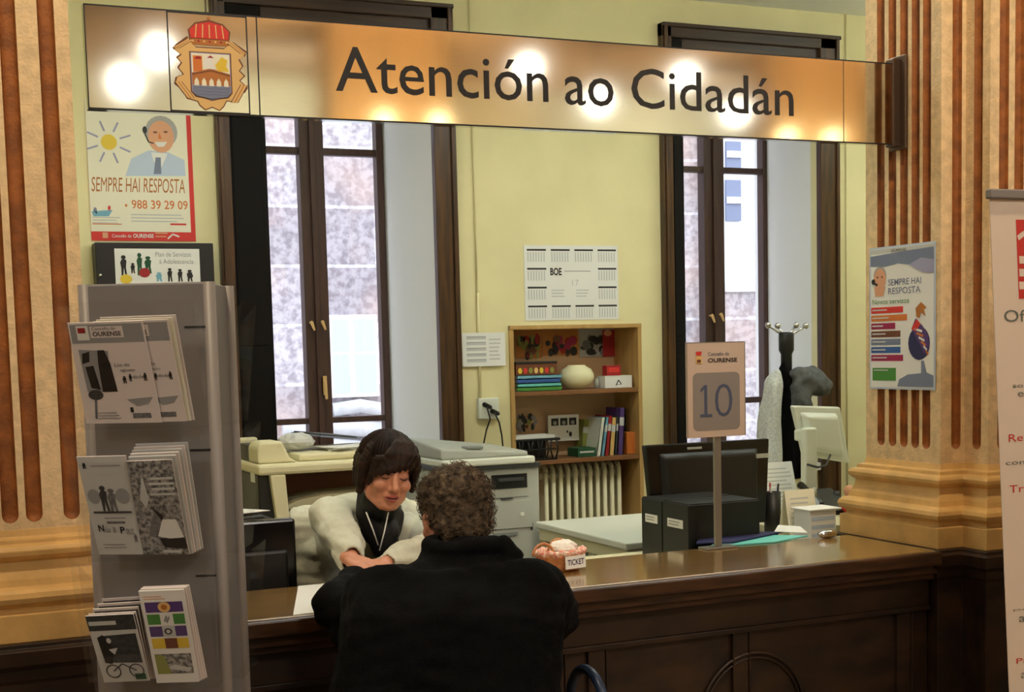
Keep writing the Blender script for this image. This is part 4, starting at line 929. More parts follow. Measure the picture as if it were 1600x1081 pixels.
tag(remesh(m,'hanging_coat',None,.009,3,folds(.022,22,1)),'pale checked coat hanging at left of the coat stand','coat')
m=garment('',0,[(1226,570,.02),(1228,600,.045),(1230,640,.06),(1232,690,.065),(1234,730,.07)],'','','coat',2,y=YP-.02)
tag(remesh(m,'hanging_coat',None,.009,3,folds(.03,22,2)),'long black coat hanging straight down the coat stand pole','coat')
m=MB('coatgrey').stroke([(bY(1242,584,YP-.08),.03),(bY(1256,588,YP-.09),.055),(bY(1272,600,YP-.1),.055),(bY(1288,607,YP-.1),.04)]); m.stroke([(bY(1250,595,YP-.08),.05),(bY(1250,620,YP-.08),.06),(bY(1252,660,YP-.06),.06)]); m.stroke([(bY(1268,580,YP-.08),.03),(bY(1285,594,YP-.1),.035),(bY(1292,604,YP-.1),.03)])
tag(remesh(m,'hanging_jacket',None,.009,3,folds(.012,25,5,False)),'dark grey hooded jacket bunched on right of the coat stand','jacket')
# ------------------------------------------------------------ placard 10
B=bZ(1122,856,CT); YN=B.y
r=thing('number_placard',(B.x,YN,CT),'pink beige placard with number 10 on a metal post on the counter','placard')
MB('steelpole').box((B.x-.06,YN-.03,CT),(B.x+.06,YN+.03,CT+.006)).build('foot_plate',r,.002)
zpb=bY(1118,682,YN).z
MB('steelpole').box((B.x-.013,YN-.006,CT+.006),(B.x+.013,YN+.006,zpb+.03)).build('post',r,.002)
a=bY(1074,682,YN-.012);b=bY(1164,533,YN-.012); z1=b.z
q=[V((a.x,YN-.012,zpb)),V((b.x,YN-.012,zpb)),V((b.x,YN-.012,z1)),V((a.x,YN-.012,z1))]
F=Flat(q,.006,'placard'); F.rect(0,0,.012,1,'steelpole',1);F.rect(.988,0,1,1,'steelpole',1);F.rect(0,.992,1,1,'steelpole',1)
F.rrect(.10,.07,.90,.68,.09,.055,'placard_grey',1); F.poly([(.29,.22),(.34,.22),(.34,.55),(.29,.55),(.22,.50),(.235,.475),(.29,.51)],'placard_ink',2); F.rect(.22,.215,.42,.245,'placard_ink',3); F.text('0',.47,.21,.77,.56,'placard_ink',2,-.012)
crest(F,.14,.77,.27,.91,3,True); F.text('Concello de',.36,.855,.72,.895,'placard_ink',2); F.text('OURENSE',.36,.785,.86,.83,'ink',2,.02)
F.mb.build('printed_plate',r)
# ------------------------------------------------------------ basket
bc=bZ(882,893,CT); bx_,by_=bc.x,bc.y+.03
r=thing('wicker_basket',(bx_,by_,CT),'small wicker basket with gingham lining and TICKET label on the counter','basket')
rings=[]
for z,sx_,sy_ in((0,.055,.035),(.004,.06,.04),(.02,.066,.045),(.04,.073,.050),(.055,.080,.056),(.058,.076,.052),(.04,.068,.045),(.008,.056,.036)):
    rings.append([V((bx_+sx_*math.copysign(abs(math.cos(a))**.8,math.cos(a)),by_+sy_*math.sin(a),CT+z)) for a in [2*PI*i/40 for i in range(40)]])
MB('basket').loft(rings).build('woven_body',r)
rings=[]
for z,k_ in((.046,1.0),(.052,1.1),(.062,1.14),(.068,1.06),(.05,.9)):
    rings.append([V((bx_+.076*k_*(1+.03*math.sin(11*a))*math.cos(a),by_+.053*k_*(1+.03*math.sin(11*a))*math.sin(a),CT+z+.003*math.sin(13*a))) for a in [2*PI*i/60 for i in range(60)]])
MB('gingham').loft(rings,caps=False).build('gingham_lining',r)
for cxh,cyh,ang in((bx_-.065,by_-.02,0),(bx_+.02,by_+.05,0)):
    MB('basket').tube([(cxh+.034*math.cos(a),cyh,CT+.055+.034*math.sin(a)) for a in [PI*i/12 for i in range(13)]],.0045,k=8).build('handle',r)
p0=bY(884,890,by_-.062); p1=bY(916,866,by_-.062)
F=Flat([V((p0.x,by_-.063,p0.z)),V((p1.x,by_-.058,p0.z+.002)),V((p1.x,by_-.056,p1.z)),V((p0.x,by_-.061,p1.z-.003))],.002,'paper'); F.text('TICKET',.1,.28,.92,.74,'navy',1,.02); F.mb.build('ticket_label',r)
o=crumple('tissue',(bx_+.012,by_,CT+.038),.045,.035,.028,'tissue','crumpled white tissue inside the wicker basket','tissue',4)
# papers on the counter
q=[bZ(466,966,CT+.001),bZ(590,951,CT+.001),bZ(586,905,CT+.001),bZ(466,916,CT+.001)]
tag(MB('paper').slab([V((p.x,min(max(p.y,3.54),3.98),CT+.0025)) for p in q],.002,'paper').build('paper_sheet'),'white sheet on the counter under the clasped hands','paper')
q=[(1.26,3.60),(1.42,3.64),(1.37,3.84),(1.21,3.80)]
tag(MB('paper').slab([V((x,y,CT+.0055)) for x,y in q],.002,'pale_ext').build('form'),'pale blue form lying across the white sheet near the hands','paper')
# ------------------------------------------------------------ roll-up banner
YR=3.0; tl=bY(1546,308,YR); bl=bY(1577,1081,YR); k_=(0-tl.z)/(bl.z-tl.z); B0=tl+(bl-tl)*k_; B0.z=.09; B0=tl+(bl-tl)*((.09-tl.z)/(bl.z-tl.z)); wB=.8
r=thing('rollup_banner',(B0.x+.4,YR,0),'tall cream roll-up banner with red box standing before right pillar','banner')
q=[B0,B0+V((wB,0,0)),tl+V((wB,0,0)),tl]
F=Flat(q,.002,'banner')
F.prect(1587,343,1760,465,'banner_red',1)
F.line([F.at(1590,372),F.at(1600,364),F.at(1612,372),F.at(1606,384)],.008,'banner',2,2); 
for yy in(400,420,440): F.prect(1592,yy,1602,yy+12,'banner',2)
def bt(t,x0,y0,y1,w,m,b=0): u0,v0=F.at(x0,y1);u1,v1=F.at(x0+w,y0); F.text(t,u0,v0,u1,v1,m,2,b)
bt('Oficina',1569,483,503,85,'banner_grey'); bt('solicitude',1582,596,606,70,'banner_grey'); bt('e',1590,612,620,9,'banner_grey')
bt('Rexistro',1576,674,690,75,'banner_red'); bt('compulsa',1571,714,729,80,'banner_grey'); bt('Trámites',1577,752,770,80,'banner_red'); bt('Documentos',1583,940,955,95,'banner_grey'); bt('a',1592,962,972,9,'banner_grey'); bt('Padrón',1588,1020,1037,60,'banner_red'); bt('a',1595,1050,1060,9,'banner_grey')
F.mb.build('printed_fabric',r)
MB('rackedge').box((tl.x-.005,YR-.012,tl.z-.004),(tl.x+wB+.005,YR+.012,tl.z+.022)).build('top_rail',r,.004)
MB('rackedge').box((B0.x-.02,YR-.05,0.0),(B0.x+wB+.02,YR+.06,.09)).build('base_cassette',r,.01)
MB('steelpole').tube([(B0.x+.4,YR+.02,.08),(B0.x+.4,YR+.02,tl.z)],.008,k=8).build('support_pole',r)
# ------------------------------------------------------------ brochure stand
fh=V((R2.x,R2.y,0)).normalized(); ex=V((fh.y,-fh.x,0)); DR=2.75
def rk(px,py,off=0):
    d=ray(px,py); t=(DR-off)/(d.x*fh.x+d.y*fh.y); return CAM+d*t
ul=rk(136,760).dot(ex); ur=rk(346,760).dot(ex); base=fh*DR+ex*((ul+ur)/2); base.z=0
ztop_=rk(225,442).z; hw=(ur-ul)/2; dp=.20
def L(u,off,z): return base+ex*u-fh*off+V((0,0,z))
r=thing('brochure_stand',tuple(base),'tall grey metal brochure stand with clear pockets at left','brochure stand')
def lbox(u0,u1,o0,o1,z0,z1,m): 
    mb=MB(m); vs=[L(u,o,z) for z in(z0,z1) for (u,o) in((u0,o0),(u1,o0),(u1,o1),(u0,o1))]
    return mb.add(vs,[(0,1,2,3),(7,6,5,4),(0,4,5,1),(1,5,6,2),(2,6,7,3),(3,7,4,0)],m)
lbox(-hw+.012,hw-.012,-.005,-dp,.03,ztop_,'rackgrey').build('column_panel',r,.004)
for s_ in(-1,1): 
    MB('rackedge').tube([L(s_*(hw-.011),-.014,.03),L(s_*(hw-.011),-.014,ztop_)],.013,k=14).build('edge_post',r)
    MB('rackedge').tube([L(s_*(hw-.011),-dp+.0,.03),L(s_*(hw-.011),-dp+.0,ztop_)],.013,k=14).build('edge_post',r)
lbox(-hw-.08,hw+.08,.1,-dp-.1,0,.03,'rackgrey').build('foot_plate',r,.008)
levels=[(rk(220,665,.05).z,rk(220,470,.12).z),(rk(230,871,.05).z,rk(230,672,.12).z),(rk(240,1072,.05).z,rk(240,878,.12).z)]
for zb3,zt5 in levels:
    def pocket(fn,w):
        m=MB('acrylic'); a=fn(-w,.056,zb3-.006);b=fn(w,.056,zb3-.006);c=fn(w,.122,zt5);d=fn(-w,.122,zt5)
        m.add([a,b,c,d],[(0,1,2,3)],'acrylic'); e=fn(-w,0,zb3-.004);f=fn(w,0,zb3-.004); m.add([e,f,b,a],[(0,1,2,3)],'acrylic')
        g=fn(-w,0,zt5-.06);h=fn(w,0,zt5-.06); m.add([e,a,d,g],[(0,1,2,3)]); m.add([f,b,c,h],[(3,2,1,0)])
        m.build('clear_pocket',r)
    pocket(lambda u,o,z:L(u,o,z),hw-.012)
    pocket(lambda u,o,z:L(-hw-o*.42,-dp/2+u,z),dp/2-.02)
    pocket(lambda u,o,z:L(hw+o*.42,-dp/2-u,z),dp/2-.02)
    # slot line
    lbox(hw*.55,hw*.9,-.004,-.006,zt5-.05,zt5-.046,'black').build('slot',r)
def mag(quad,k,label,art,group,th=.003,ob=.050,ot=.110,m='magpaper',name='magazine',cat='magazine'):
    # quad bl,br,tr,tl px ; k index backwards
    s_=k*.0042; q=[rk(*quad[0],ob-s_*.75),rk(*quad[1],ob-s_*.75),rk(*quad[2],ot-s_),rk(*quad[3],ot-s_)]
    F=Flat(q,th,m,step=.0003)
    if art: art(F)
    return tag(F.mb.build(name),label,cat,group)
def artA(F):
    F.rect(.02,.80,.98,.98,'print_grey',1); F.rect(.10,.83,.26,.97,'paper',2); F.rect(.12,.90,.22,.95,'deepred',3)
    F.rect(.28,.85,.72,.96,'magpaper',2); F.text('Concello de',.31,.925,.62,.955,'print_dark',3); F.text('OURENSE',.31,.865,.69,.91,'ink',3,.02)
    F.poly([(.10,.32),(.40,.32),(.47,.72),(.08,.74)],'print_grey',1)
    F.poly([(.10,.60),(.20,.62),(.22,.72),(.12,.70)],'ink',2); F.poly([(.16,.36),(.28,.34),(.24,.58),(.13,.57)],'ink',2); F.poly([(.30,.32),(.50,.32),(.47,.6),(.42,.73),(.33,.73),(.31,.6)],'ink',2)
    for i,(t,u0) in enumerate((('Lúa de',.52),('agosto',.58),('cidade',.68))): F.text(t,u0,.565-i*.06,u0+.2,.60-i*.06,'print_mid',2)
    F.person(.62,.40,.07,.07,'ink',3); F.person(.70,.42,.05,.07,'ink',3); F.person(.90,.42,.06,.08,'ink',3)
    F.poly([(.60,.24),(.95,.26),(.88,.19),(.72,.17)],'print_grey',2); F.line([(.15,.05),(.2,.3),(.28,.36)],.015,'print_mid',2); F.ell(.2,.29,.1,.05,'print_dark',2)
    F.rect(.64,.05,.88,.10,'print_mid',2); F.rect(.62,.11,.66,.16,'ink',2); F.lines(.18,.04,.48,.12,3,'print_grey',2)
qA=((135,662),(253,660),(222,501),(105,505))
g='magazines in the top pocket'
mag(qA,0,'foremost grey magazine in the top pocket with dark doorway photo',artA,g)
mag(((175,661),(292,658),(262,499),(145,503)),2,'second magazine in top pocket, same cover showing at right',artA,g)
mag(((180,660),(299,657),(269,496),(150,500)),4,'third magazine in top pocket, cream edge behind the grey covers',None,g,m='cream_paper')
mag(((186,659),(304,656),(274,492),(156,496)),6,'hindmost magazine in top pocket, tallest pale edge',None,g,m='magpaper')
def artE(F):
    F.rect(0,0,1,1,'print_light',1); F.person(.12,.88,.1,.06,'ink',2); F.rect(.25,.90,.85,.915,'print_grey',2); F.rect(.2,.82,.7,.835,'print_light',2)
    F.ell(.18,.60,.13,.075,'print_grey',2);F.ell(.78,.60,.15,.08,'print_grey',2)
    F.person(.38,.45,.22,.26,'print_dark',3);F.person(.55,.44,.24,.24,'print_mid',4); F.rect(.1,.43,.9,.45,'print_dark',5)
    F.rect(.3,.37,.75,.385,'print_grey',2);F.rect(.33,.32,.72,.345,'print_mid',2)
    F.text('N',.12,.24,.24,.31,'ink',3,.03); F.text('ós &',.26,.23,.50,.29,'print_grey',3,.02); F.text('P',.58,.22,.68,.29,'ink',3,.03); F.text('az',.70,.21,.88,.27,'print_grey',3,.02); F.person(.88,.13,.1,.08,'print_mid',3); F.lines(.15,.06,.75,.12,2,'print_grey',3)
def artF(F):
    F.rect(0,0,1,1,'print_photo',1); F.poly([(.15,.6),(.28,.85),(.35,.6),(.25,.5)],'print_light',2)
    for i in range(4): F.rect(.45-.05*(i%2),.80-i*.055,.95,.825-i*.055,'print_light',2)
    F.poly([(.3,.35),(.5,.55),(.55,.40),(.4,.18),(.2,.2)],'print_mid',2); F.poly([(.35,.52),(.6,.42),(.55,.36)],'ink',3)
    F.poly([(.40,.20),(.55,.38),(.85,.38),(.96,.19),(.7,.17)],'paper',3); F.poly([(.42,.18),(.98,.18),(.98,.06),(.5,.08)],'ink',3); F.rect(.45,.02,.85,.05,'print_light',3)
g='magazines in the middle pocket'
mag(((155,866),(226,866),(196,712),(119,714)),0,'pale grey leaflet with couple drawing, left in middle pocket',artE,g)
mag(((224,866),(296,866),(268,718),(197,721)),0,'magazine with photo of white skirt, front right of middle pocket',artF,g)
labs=('second of the right-hand pile','third of the right-hand pile','fourth of the right-hand pile','fifth of the right-hand pile','hindmost and tallest of the right-hand pile')
for i in range(5):
    dx=4+i*4.6; dy=4.5+i*5
    mag(((226+dx,865-.5*i),(298+dx*.85,865-i*2),(270+dx,716-dy),(198+dx*.6,719-dy)),2.4*(i+1),'grey edged magazine, %s in middle pocket'%labs[i],None,g,th=.006,m='magpaper' if i%2 else 'print_light')
def artG(F):
    F.rect(0,0,1,1,'print_light',1); F.rect(0,.78,1,1,'print_dark',2); F.rect(.03,.86,.6,.92,'print_light',3)
    F.poly([(.15,.30),(.95,.28),(.95,.72),(.2,.70)],'print_dark',2); F.poly([(.15,.30),(.30,.28),(.42,.5),(.25,.72),(.12,.68)],'ink',3); F.poly([(.3,.5),(.5,.52),(.4,.42)],'print_light',4); F.ell(.35,.63,.05,.04,'print_light',4)
    for c in(.28,.78):
        for j in range(18):
            a=2*PI*j/18;b=2*PI*(j+1)/18; F.line([(c+.15*math.cos(a),.17+.095*math.sin(a)),(c+.15*math.cos(b),.17+.095*math.sin(b))],.012,'ink',5,1.5)
    F.line([(.28,.17),(.5,.28),(.78,.17)],.012,'ink',5,1.5); F.rect(.72,.03,.95,.12,'dkgreen',4)
g='brochures in the bottom pocket'
mag(((163,1066),(234,1063),(208,959),(133,963)),0,'black and white brochure with cyclist photo, bottom pocket',artG,g,name='brochure',cat='brochure')
labs=('second','third','fourth','hindmost')
for i in range(4): mag(((166+i*3,1064),(236+i*2,1060),(212+i*4,956-i*8),(138+i*7,960-i*8)),2+i*2.2,'dark brochure, %s behind the cyclist brochure'%labs[i],lambda F:F.rect(.02,.02,.98,.97,'print_dark',1),g,name='brochure',cat='brochure')
def artH(F):
    F.lines(.08,.90,.6,.95,2,'skinprint',1)
    F.rect(.08,.77,.92,.88,'purple',1);F.ell(.5,.825,.14,.055,'gold',2);F.ell(.5,.825,.07,.028,'gold_dark',3)
    F.rect(.08,.64,.92,.75,'green',1);F.rect(.37,.63,.66,.76,'paper',2);F.line([(.45,.67),(.52,.73),(.5,.66),(.58,.72)],.015,'print_grey',3)
    F.rect(.08,.51,.92,.62,'purple',1);F.rect(.37,.51,.66,.62,'print_light',2);F.ell(.5,.565,.09,.035,'print_dark',3);F.ell(.5,.565,.05,.02,'print_light',4)
    F.rect(.08,.38,.92,.49,'yellow',1);F.rect(.38,.38,.66,.49,'brown',2)
    F.rect(.08,.10,.92,.32,'print_photo',1);F.poly([(.08,.10),(.4,.10),(.3,.3),(.08,.32)],'olive',2);F.poly([(.3,.16),(.8,.12),(.9,.16),(.5,.2)],'print_light',2)
mag(((245,1067),(311,1065),(287,921),(216,924)),0,'leaflet with purple, green and yellow blocks in bottom pocket',artH,g,th=.004,m='paper',name='brochure',cat='brochure')
for i in range(3): mag(((249+i*4,1066-i),(315+i*4,1063-i*2),(290+i*2.5,918-i*1.5),(219+i*2,921-i*1.5)),1.6+i*1.8,'white edged leaflet, %s behind the coloured block leaflet'%('first','second','last')[i],None,g,th=.006,m='magpaper',name='brochure',cat='brochure')
# ================================================================== PEOPLE
def frame(f0,pitch,roll):
    f0=f0.normalized(); f=f0*math.cos(pitch)-V((0,0,1))*math.sin(pitch); u=V((0,0,1))*math.cos(pitch)+f0*math.sin(pitch); x=f.cross(u)
    M=Matrix((x,f,u)).transposed(); return M@Matrix.Rotation(roll,3,'Y')
def head_parts(m,O,M,mt,neck=.052):
    T=lambda x,y,z:O+M@V((x,y,z))
    B=lambda c,r:m.ball(T(*c),r,mt,24,M)
    B((0,-.012,.030),(.074,.092,.080)); B((0,.022,-.018),(.063,.066,.075)); B((0,.026,-.060),(.056,.054,.046)); B((0,.058,-.092),(.030,.024,.022)); B((0,.045,-.080),(.042,.036,.030))
    for s in(-1,1): m.stroke([(T(s*.058,-.005,-.045),.018),(T(s*.047,.025,-.075),.018),(T(s*.018,.055,-.097),.016)],mt)
    m.stroke([(T(0,.083,.012),.008),(T(0,.094,-.012),.009),(T(0,.106,-.032),.0115)],mt)
    for s in(-1,1):
        B((s*.013,.094,-.037),(.008,.009,.007)); m.stroke([(T(s*.012,.082,.022),.008),(T(s*.034,.074,.024),.0065),(T(s*.045,.062,.019),.005)],mt)
        B((s*.036,.058,-.030),(.027,.026,.024)); B((s*.031,.069,.002),(.0155,.0145,.012))
        B((s*.077,-.006,-.012),(.008,.018,.030)); B((s*.045,.02,-.065),(.016,.03,.024))
    B((0,.078,-.060),(.026,.014,.016))
    m.stroke([(T(-.020,.084,-.058),.0045),(T(-.008,.092,-.054),.006),(T(.008,.092,-.054),.006),(T(.020,.084,-.058),.0045)],mt)
    m.stroke([(T(-.017,.083,-.069),.005),(T(0,.089,-.072),.0075),(T(.017,.083,-.069),.005)],mt)
    return T
def face_details(T,body,lipm='lips',brow='lash'):
    for s in(-1,1):
        MB('lash').tube([T(s*.017,.083,-.002),T(s*.026,.086,-.006),(T(s*.036,.083,-.006)),T(s*.045,.074,-.001)],[.0012,.0020,.0020,.0012],k=6).build('eyelashes',body)
        if brow: MB(brow).tube([T(s*.014,.091,.020),T(s*.030,.089,.027),T(s*.050,.073,.023)],[.0016,.0028,.0014],k=6).build('eyebrow',body)
    m=MB(lipm); m.stroke([(T(-.021,.085,-.062),.0025),(T(-.009,.0955,-.0575),.0052),(T(0,.0965,-.0590),.0048),(T(.009,.0955,-.0575),.0052),(T(.021,.085,-.062),.0025)]); m.stroke([(T(-.019,.085,-.065),.0025),(T(0,.0945,-.0715),.0062),(T(.019,.085,-.065),.0025)]); m.build('lips',body)
    MB('lash').tube([T(-.017,.0905,-.0640),T(0,.0975,-.0655),T(.017,.0905,-.0640)],.0016,k=6).build('mouth_line',body)
def hand(m,wr,d,nrm,side,mt,curl=.6,sc=1.0,spread=.0):
    """side=+1: thumb on +x of (d, nrm) frame"""
    d=d.normalized(); nrm=(nrm-d*nrm.dot(d)).normalized(); x=d.cross(nrm)*side
    P=lambda a,b,c:wr+d*a*sc+x*b*sc+nrm*c*sc
    for b,l in((.028,.082),(.009,.086),(-.010,.082),(-.028,.074)):
        m.stroke([(P(0,b*.55,0),.015*sc),(P(l*.55,b*.9,.002),.0135*sc),(P(l,b,0),.0105*sc)],mt,12)
    m.stroke([(P(-.03,0,0),.022*sc),(P(.02,0,0),.021*sc)],mt,14)
    for b,l,k0,c in((.030,.082,.070,.9),(.010,.086,.078,1.0),(-.0105,.082,.073,1.05),(-.031,.074,.058,1.15)):
        p=P(l,b,0); a=0; q=[(p,.0095*sc)]; dirx=x*(b*spread)
        for i,fr_ in enumerate((.45,.32,.25)):
            a+=curl*c*(.8,1.1,.8)[i]; p=p+(d*math.cos(a)-nrm*math.sin(a)+dirx).normalized()*k0*fr_*sc; q.append((p,(.0090,.0082,.0072)[i]*sc))
        m.stroke(q,mt,12)
    m.stroke([(P(.018,.022,-.006),.014*sc),(P(.045,.047,-.016),.0115*sc),(P(.072,.050,-.026),.0098*sc),(P(.095,.040,-.034),.0082*sc)],mt,12)
def nails(*a): pass
# ---------------------------------------------------------------- woman
exr=ex.copy()
Mw=frame(-fh*math.cos(.36)+exr*math.sin(.36),math.radians(11),math.radians(-8))
nose=bY(618,765,4.02); Ow=nose-Mw@V((0,.108,-.032))
pel=V((1.30,4.66,.50)); chest=bY(573,850,4.40); nb=bY(588,806,4.29)
shR=bY(516,806,4.29); elR=bY(538,848,4.06); wrR=bY(549,872,3.91)
shL=bY(650,812,4.37); elL=bY(672,856,4.13); wrL=bY(603,880,3.93)
root=thing('person',(pel.x,pel.y,0),'seated person with short dark hair and cream cardigan leaning over the counter from behind','person')
m=MB('skin'); Tw=head_parts(m,Ow,Mw,'skin')
m.stroke([(Tw(0,-.01,-.05),.050),(Tw(0,-.03,-.11),.048),(nb+V((0,.01,.02)),.055),(nb+V((0,.02,-.05)),.07)],'skin')
m.stroke([(shR+(shL-shR)*.12,.035),(nb+V((0,.03,-.06)),.045),(shL+(shR-shL)*.12,.035)],'skin')
tor=[nb+V((0,.02,-.05)),chest,pel+V((0,0,.06))]
for s in(-.04,0,.04): m.stroke([(tor[0]+exr*s+V((0,.01,-.02)),.055),(tor[1]+exr*s,.075),(tor[2]+exr*s,.09)],'skin')
m.stroke([(shR,.034),(elR,.028),(wrR,.024)],'skin'); m.stroke([(shL,.034),(elL,.028),(wrL,.024)],'skin')
for s in(-1,1): m.stroke([(pel+exr*s*.08+V((0,0,.04)),.08),(pel+exr*s*.10+V((0,-.36,0)),.055),(pel+exr*s*.10+V((0,-.36,-.40)),.035)],'skin')
hand(m,wrR+(wrR-elR).normalized()*.02,bY(592,893,3.80)-wrR,V((-.1,-.25,1)),-1,'skin',.55,.92)
hand(m,wrL+(wrL-elL).normalized()*.01,bY(556,893,3.85)-wrL,V((0,-.3,1)),1,'skin',.5,.9)
body=remesh(m,'body',root,.0034,3); face_details(Tw,body,brow=None)
# trousers
m=MB('ink')
for s in(-1,1): m.stroke([(pel+exr*s*.08+V((0,0,.03)),.10),(pel+exr*s*.10+V((0,-.36,0)),.07),(pel+exr*s*.10+V((0,-.36,-.38)),.05)])
remesh(m,'trousers',root,.012,3)
for s in(-1,1): MB('black').stroke([(pel+exr*s*.10+V((0,-.34,-.455)),.042),(pel+exr*s*.10+V((0,-.46,-.465)),.034)]).build('shoe',root)
# blouse with high dark collar
m=MB('blouse')
for s in(-.05,0,.05): m.stroke([(tor[0]+exr*s+V((0,0,-.01)),.07),(tor[1]+exr*s,.092),(tor[2]+exr*s,.095)])
m.stroke([(Tw(0,-.034,-.112),.056),(nb+V((0,.01,.0)),.072),(nb+V((0,.02,-.05)),.08)]); m.stroke([(shR+(shL-shR)*.25,.05),(shR+(shL-shR)*.75,.05)])
m.stroke([(bY(566,770,4.22),.018),(bY(570,800,4.20),.03),(bY(590,830,4.2),.04),(bY(606,862,4.22),.045)])
m.stroke([(bY(618,806,4.22),.028),(bY(610,830,4.2),.035)])
remesh(m,'blouse',root,.006,3,folds(.012,30,3))
# cardigan
m=MB('cardigan')
def lerp(a,b,t): return a+(b-a)*t
for s in(-.12,-.04,.04,.12):
    k=1-abs(s)*.5; m.stroke([(tor[0]+exr*s*.8+V((0,.01,-.02)),.085*k),(tor[1]+exr*s,.112),(lerp(tor[1],tor[2],.6)+exr*s,.118),(tor[2]+exr*s+V((0,0,-.02)),.125)])
m.stroke([(nb+V((0,.03,-.01)),.062),(nb+V((0,.03,-.05)),.08)])
m.stroke([(nb+V((-.02,.05,-.03)),.06),(bY(486,822,4.47),.085),(bY(490,900,4.5),.10)])
m.stroke([(shR,.066),(lerp(shR,shL,.5)+V((0,.02,.01)),.075),(shL,.066)])
m.stroke([(shR,.070),(lerp(shR,elR,.5),.060),(elR,.058),(lerp(elR,wrR,.6),.048),(wrR+(elR-wrR)*.10,.041)])
m.stroke([(shL,.066),(lerp(shL,elL,.5),.058),(elL,.055),(lerp(elL,wrL,.6),.046),(wrL+(elL-wrL)*.06,.040)])
def cdisp(p,n):
    a=(p-elR).length; w=1+1.5*math.exp(-(a/.16)**2); q=V((p.x*9,p.y*9,p.z*34)); q2=V((p.x*30,p.y*14,p.z*16))
    return p+n*(.007*w*noise.noise(q)+.006*noise.noise(q2+V((5,5,5))))
o=remesh(m,'cardigan',root,.0055,4,cdisp)
poly=[(572,775),(578,748),(628,752),(628,792),(620,838),(612,872),(604,868),(592,836),(574,814)]
def segd(c,a,b):
    t=max(0,min(1,(c-a).dot(b-a)/(b-a).length_squared)); return (c-(a+(b-a)*t)).length
def inpoly(x,y,P):
    c=False;j=len(P)-1
    for i in range(len(P)):
        if (P[i][1]>y)!=(P[j][1]>y) and x<(P[j][0]-P[i][0])*(y-P[i][1])/(P[j][1]-P[i][1])+P[i][0]: c=not c
        j=i
    return c
bmx=bmesh.new(); bmx.from_mesh(o.data); w0=worldloc(root); kill=[]
for f in bmx.faces:
    c=f.calc_center_median()+w0
    if c.y<4.36 and f.normal.dot(-fh)>-.2:
        a,b=proj(c)
        if inpoly(a,b,poly) and segd(c,elR,wrR)>.075 and segd(c,elL,wrL)>.075 and segd(c,shR,elR)>.08: kill.append(f)
    # open the cuffs
    for wr,el in((wrR,elR),(wrL,elL)):
        dd=(wr-el).normalized()
        if (c-wr).length<.056 and (c-wr).dot(dd)>.002 and f not in kill: kill.append(f)
bmesh.ops.delete(bmx,geom=list(set(kill)),context='FACES'); bmx.to_mesh(o.data); bmx.free()
sm=o.modifiers.new('solid','SOLIDIFY'); sm.thickness=.006; sm.offset=-1
for (a,b) in (((572,800),(591,852)),((607,800),(593,860))):
    p0=bY(*a,4.10); p1=bY(*b,4.10); MB('paper').tube([p0,lerp(p0,p1,.5)+V((0,-.004,0)),p1],.0022,k=6).build('lanyard_cord',root)
# hair
m=MB('hair')
B=lambda c,r:m.ball(Tw(*c),r,'hair',24,Mw)
B((0,-.022,.036),(.089,.098,.086)); B((0,-.055,-.005),(.082,.058,.075))
for s,zl in((1,-.068),(-1,-.050)):
    for yy in(.012,-.015,-.045): m.stroke([(Tw(s*.060,yy,.068),.026),(Tw(s*.083,yy+.004,.02),.020),(Tw(s*.084,yy+.006,zl+.012*(yy<0)),.012)])
for i in range(9):       # fringe swept to her right
    t=i/8; xe=-.070+.142*t; ze=.021-.036*max(0,t-.5)/.5+.004*math.sin(t*9)
    m.stroke([(Tw(-.035+.03*t,.0,.108),.012),(Tw(lerp(-.035,xe,.35),.045,.095),.012),(Tw(lerp(-.035,xe,.6),.072,.068),.012),(Tw(xe,.094-.55*abs(xe)*abs(xe)*9-.004,ze+.014),.0085),(Tw(xe+.006,.094-.55*abs(xe)*abs(xe)*9-.003,ze),.005)])
m.stroke([(Tw(-.064,.055,.06),.018),(Tw(-.076,.046,.02),.013),(Tw(-.079,.036,-.02),.009)])
m.stroke([(Tw(.058,.07,.05),.014),(Tw(.070,.066,.0),.011),(Tw(.072,.058,-.035),.006)])
Mi=Mw.transposed()
def hd(p,n):
    l=Mi@(p-Ow); a=math.atan2(l.x,l.z+.02); return p+n*(.0022*noise.noise(V((a*16,l.y*14,l.z*5)))+.002*noise.noise(V((a*45,l.y*30,l.z*8))))
hair=remesh(m,'hair',root,.0038,5,hd)
st=MB('hair')
for i in range(420):
    az=random.uniform(-PI,PI); e=random.uniform(.2,1)
    whorl=V((-.02,-.03,.138)); pts=[]
    # direction around head; 0 = front
    fx,fy=math.sin(az),math.cos(az); zend=-.05 if abs(az)>1.0 else (.025 if fx<.3 else .0)
    for k in range(9):
        t=k/8; th=t*(1.35+.35*(abs(az)>1.0)); c=V((.0915*math.sin(th)*fx,-.022+(.104 if fy>0 else .104)*math.sin(th)*fy,.036+.0885*math.cos(th)))
        if c.z<zend: break
        c.x+=.03*t*(1-t)*(1 if fy>0 else 0); pts.append(Tw(*(c*1.0)))
    if len(pts)>3: st.tube(pts,[.0011]*len(pts),k=3,caps=False)
st.build('hair_strand_layer',hair)
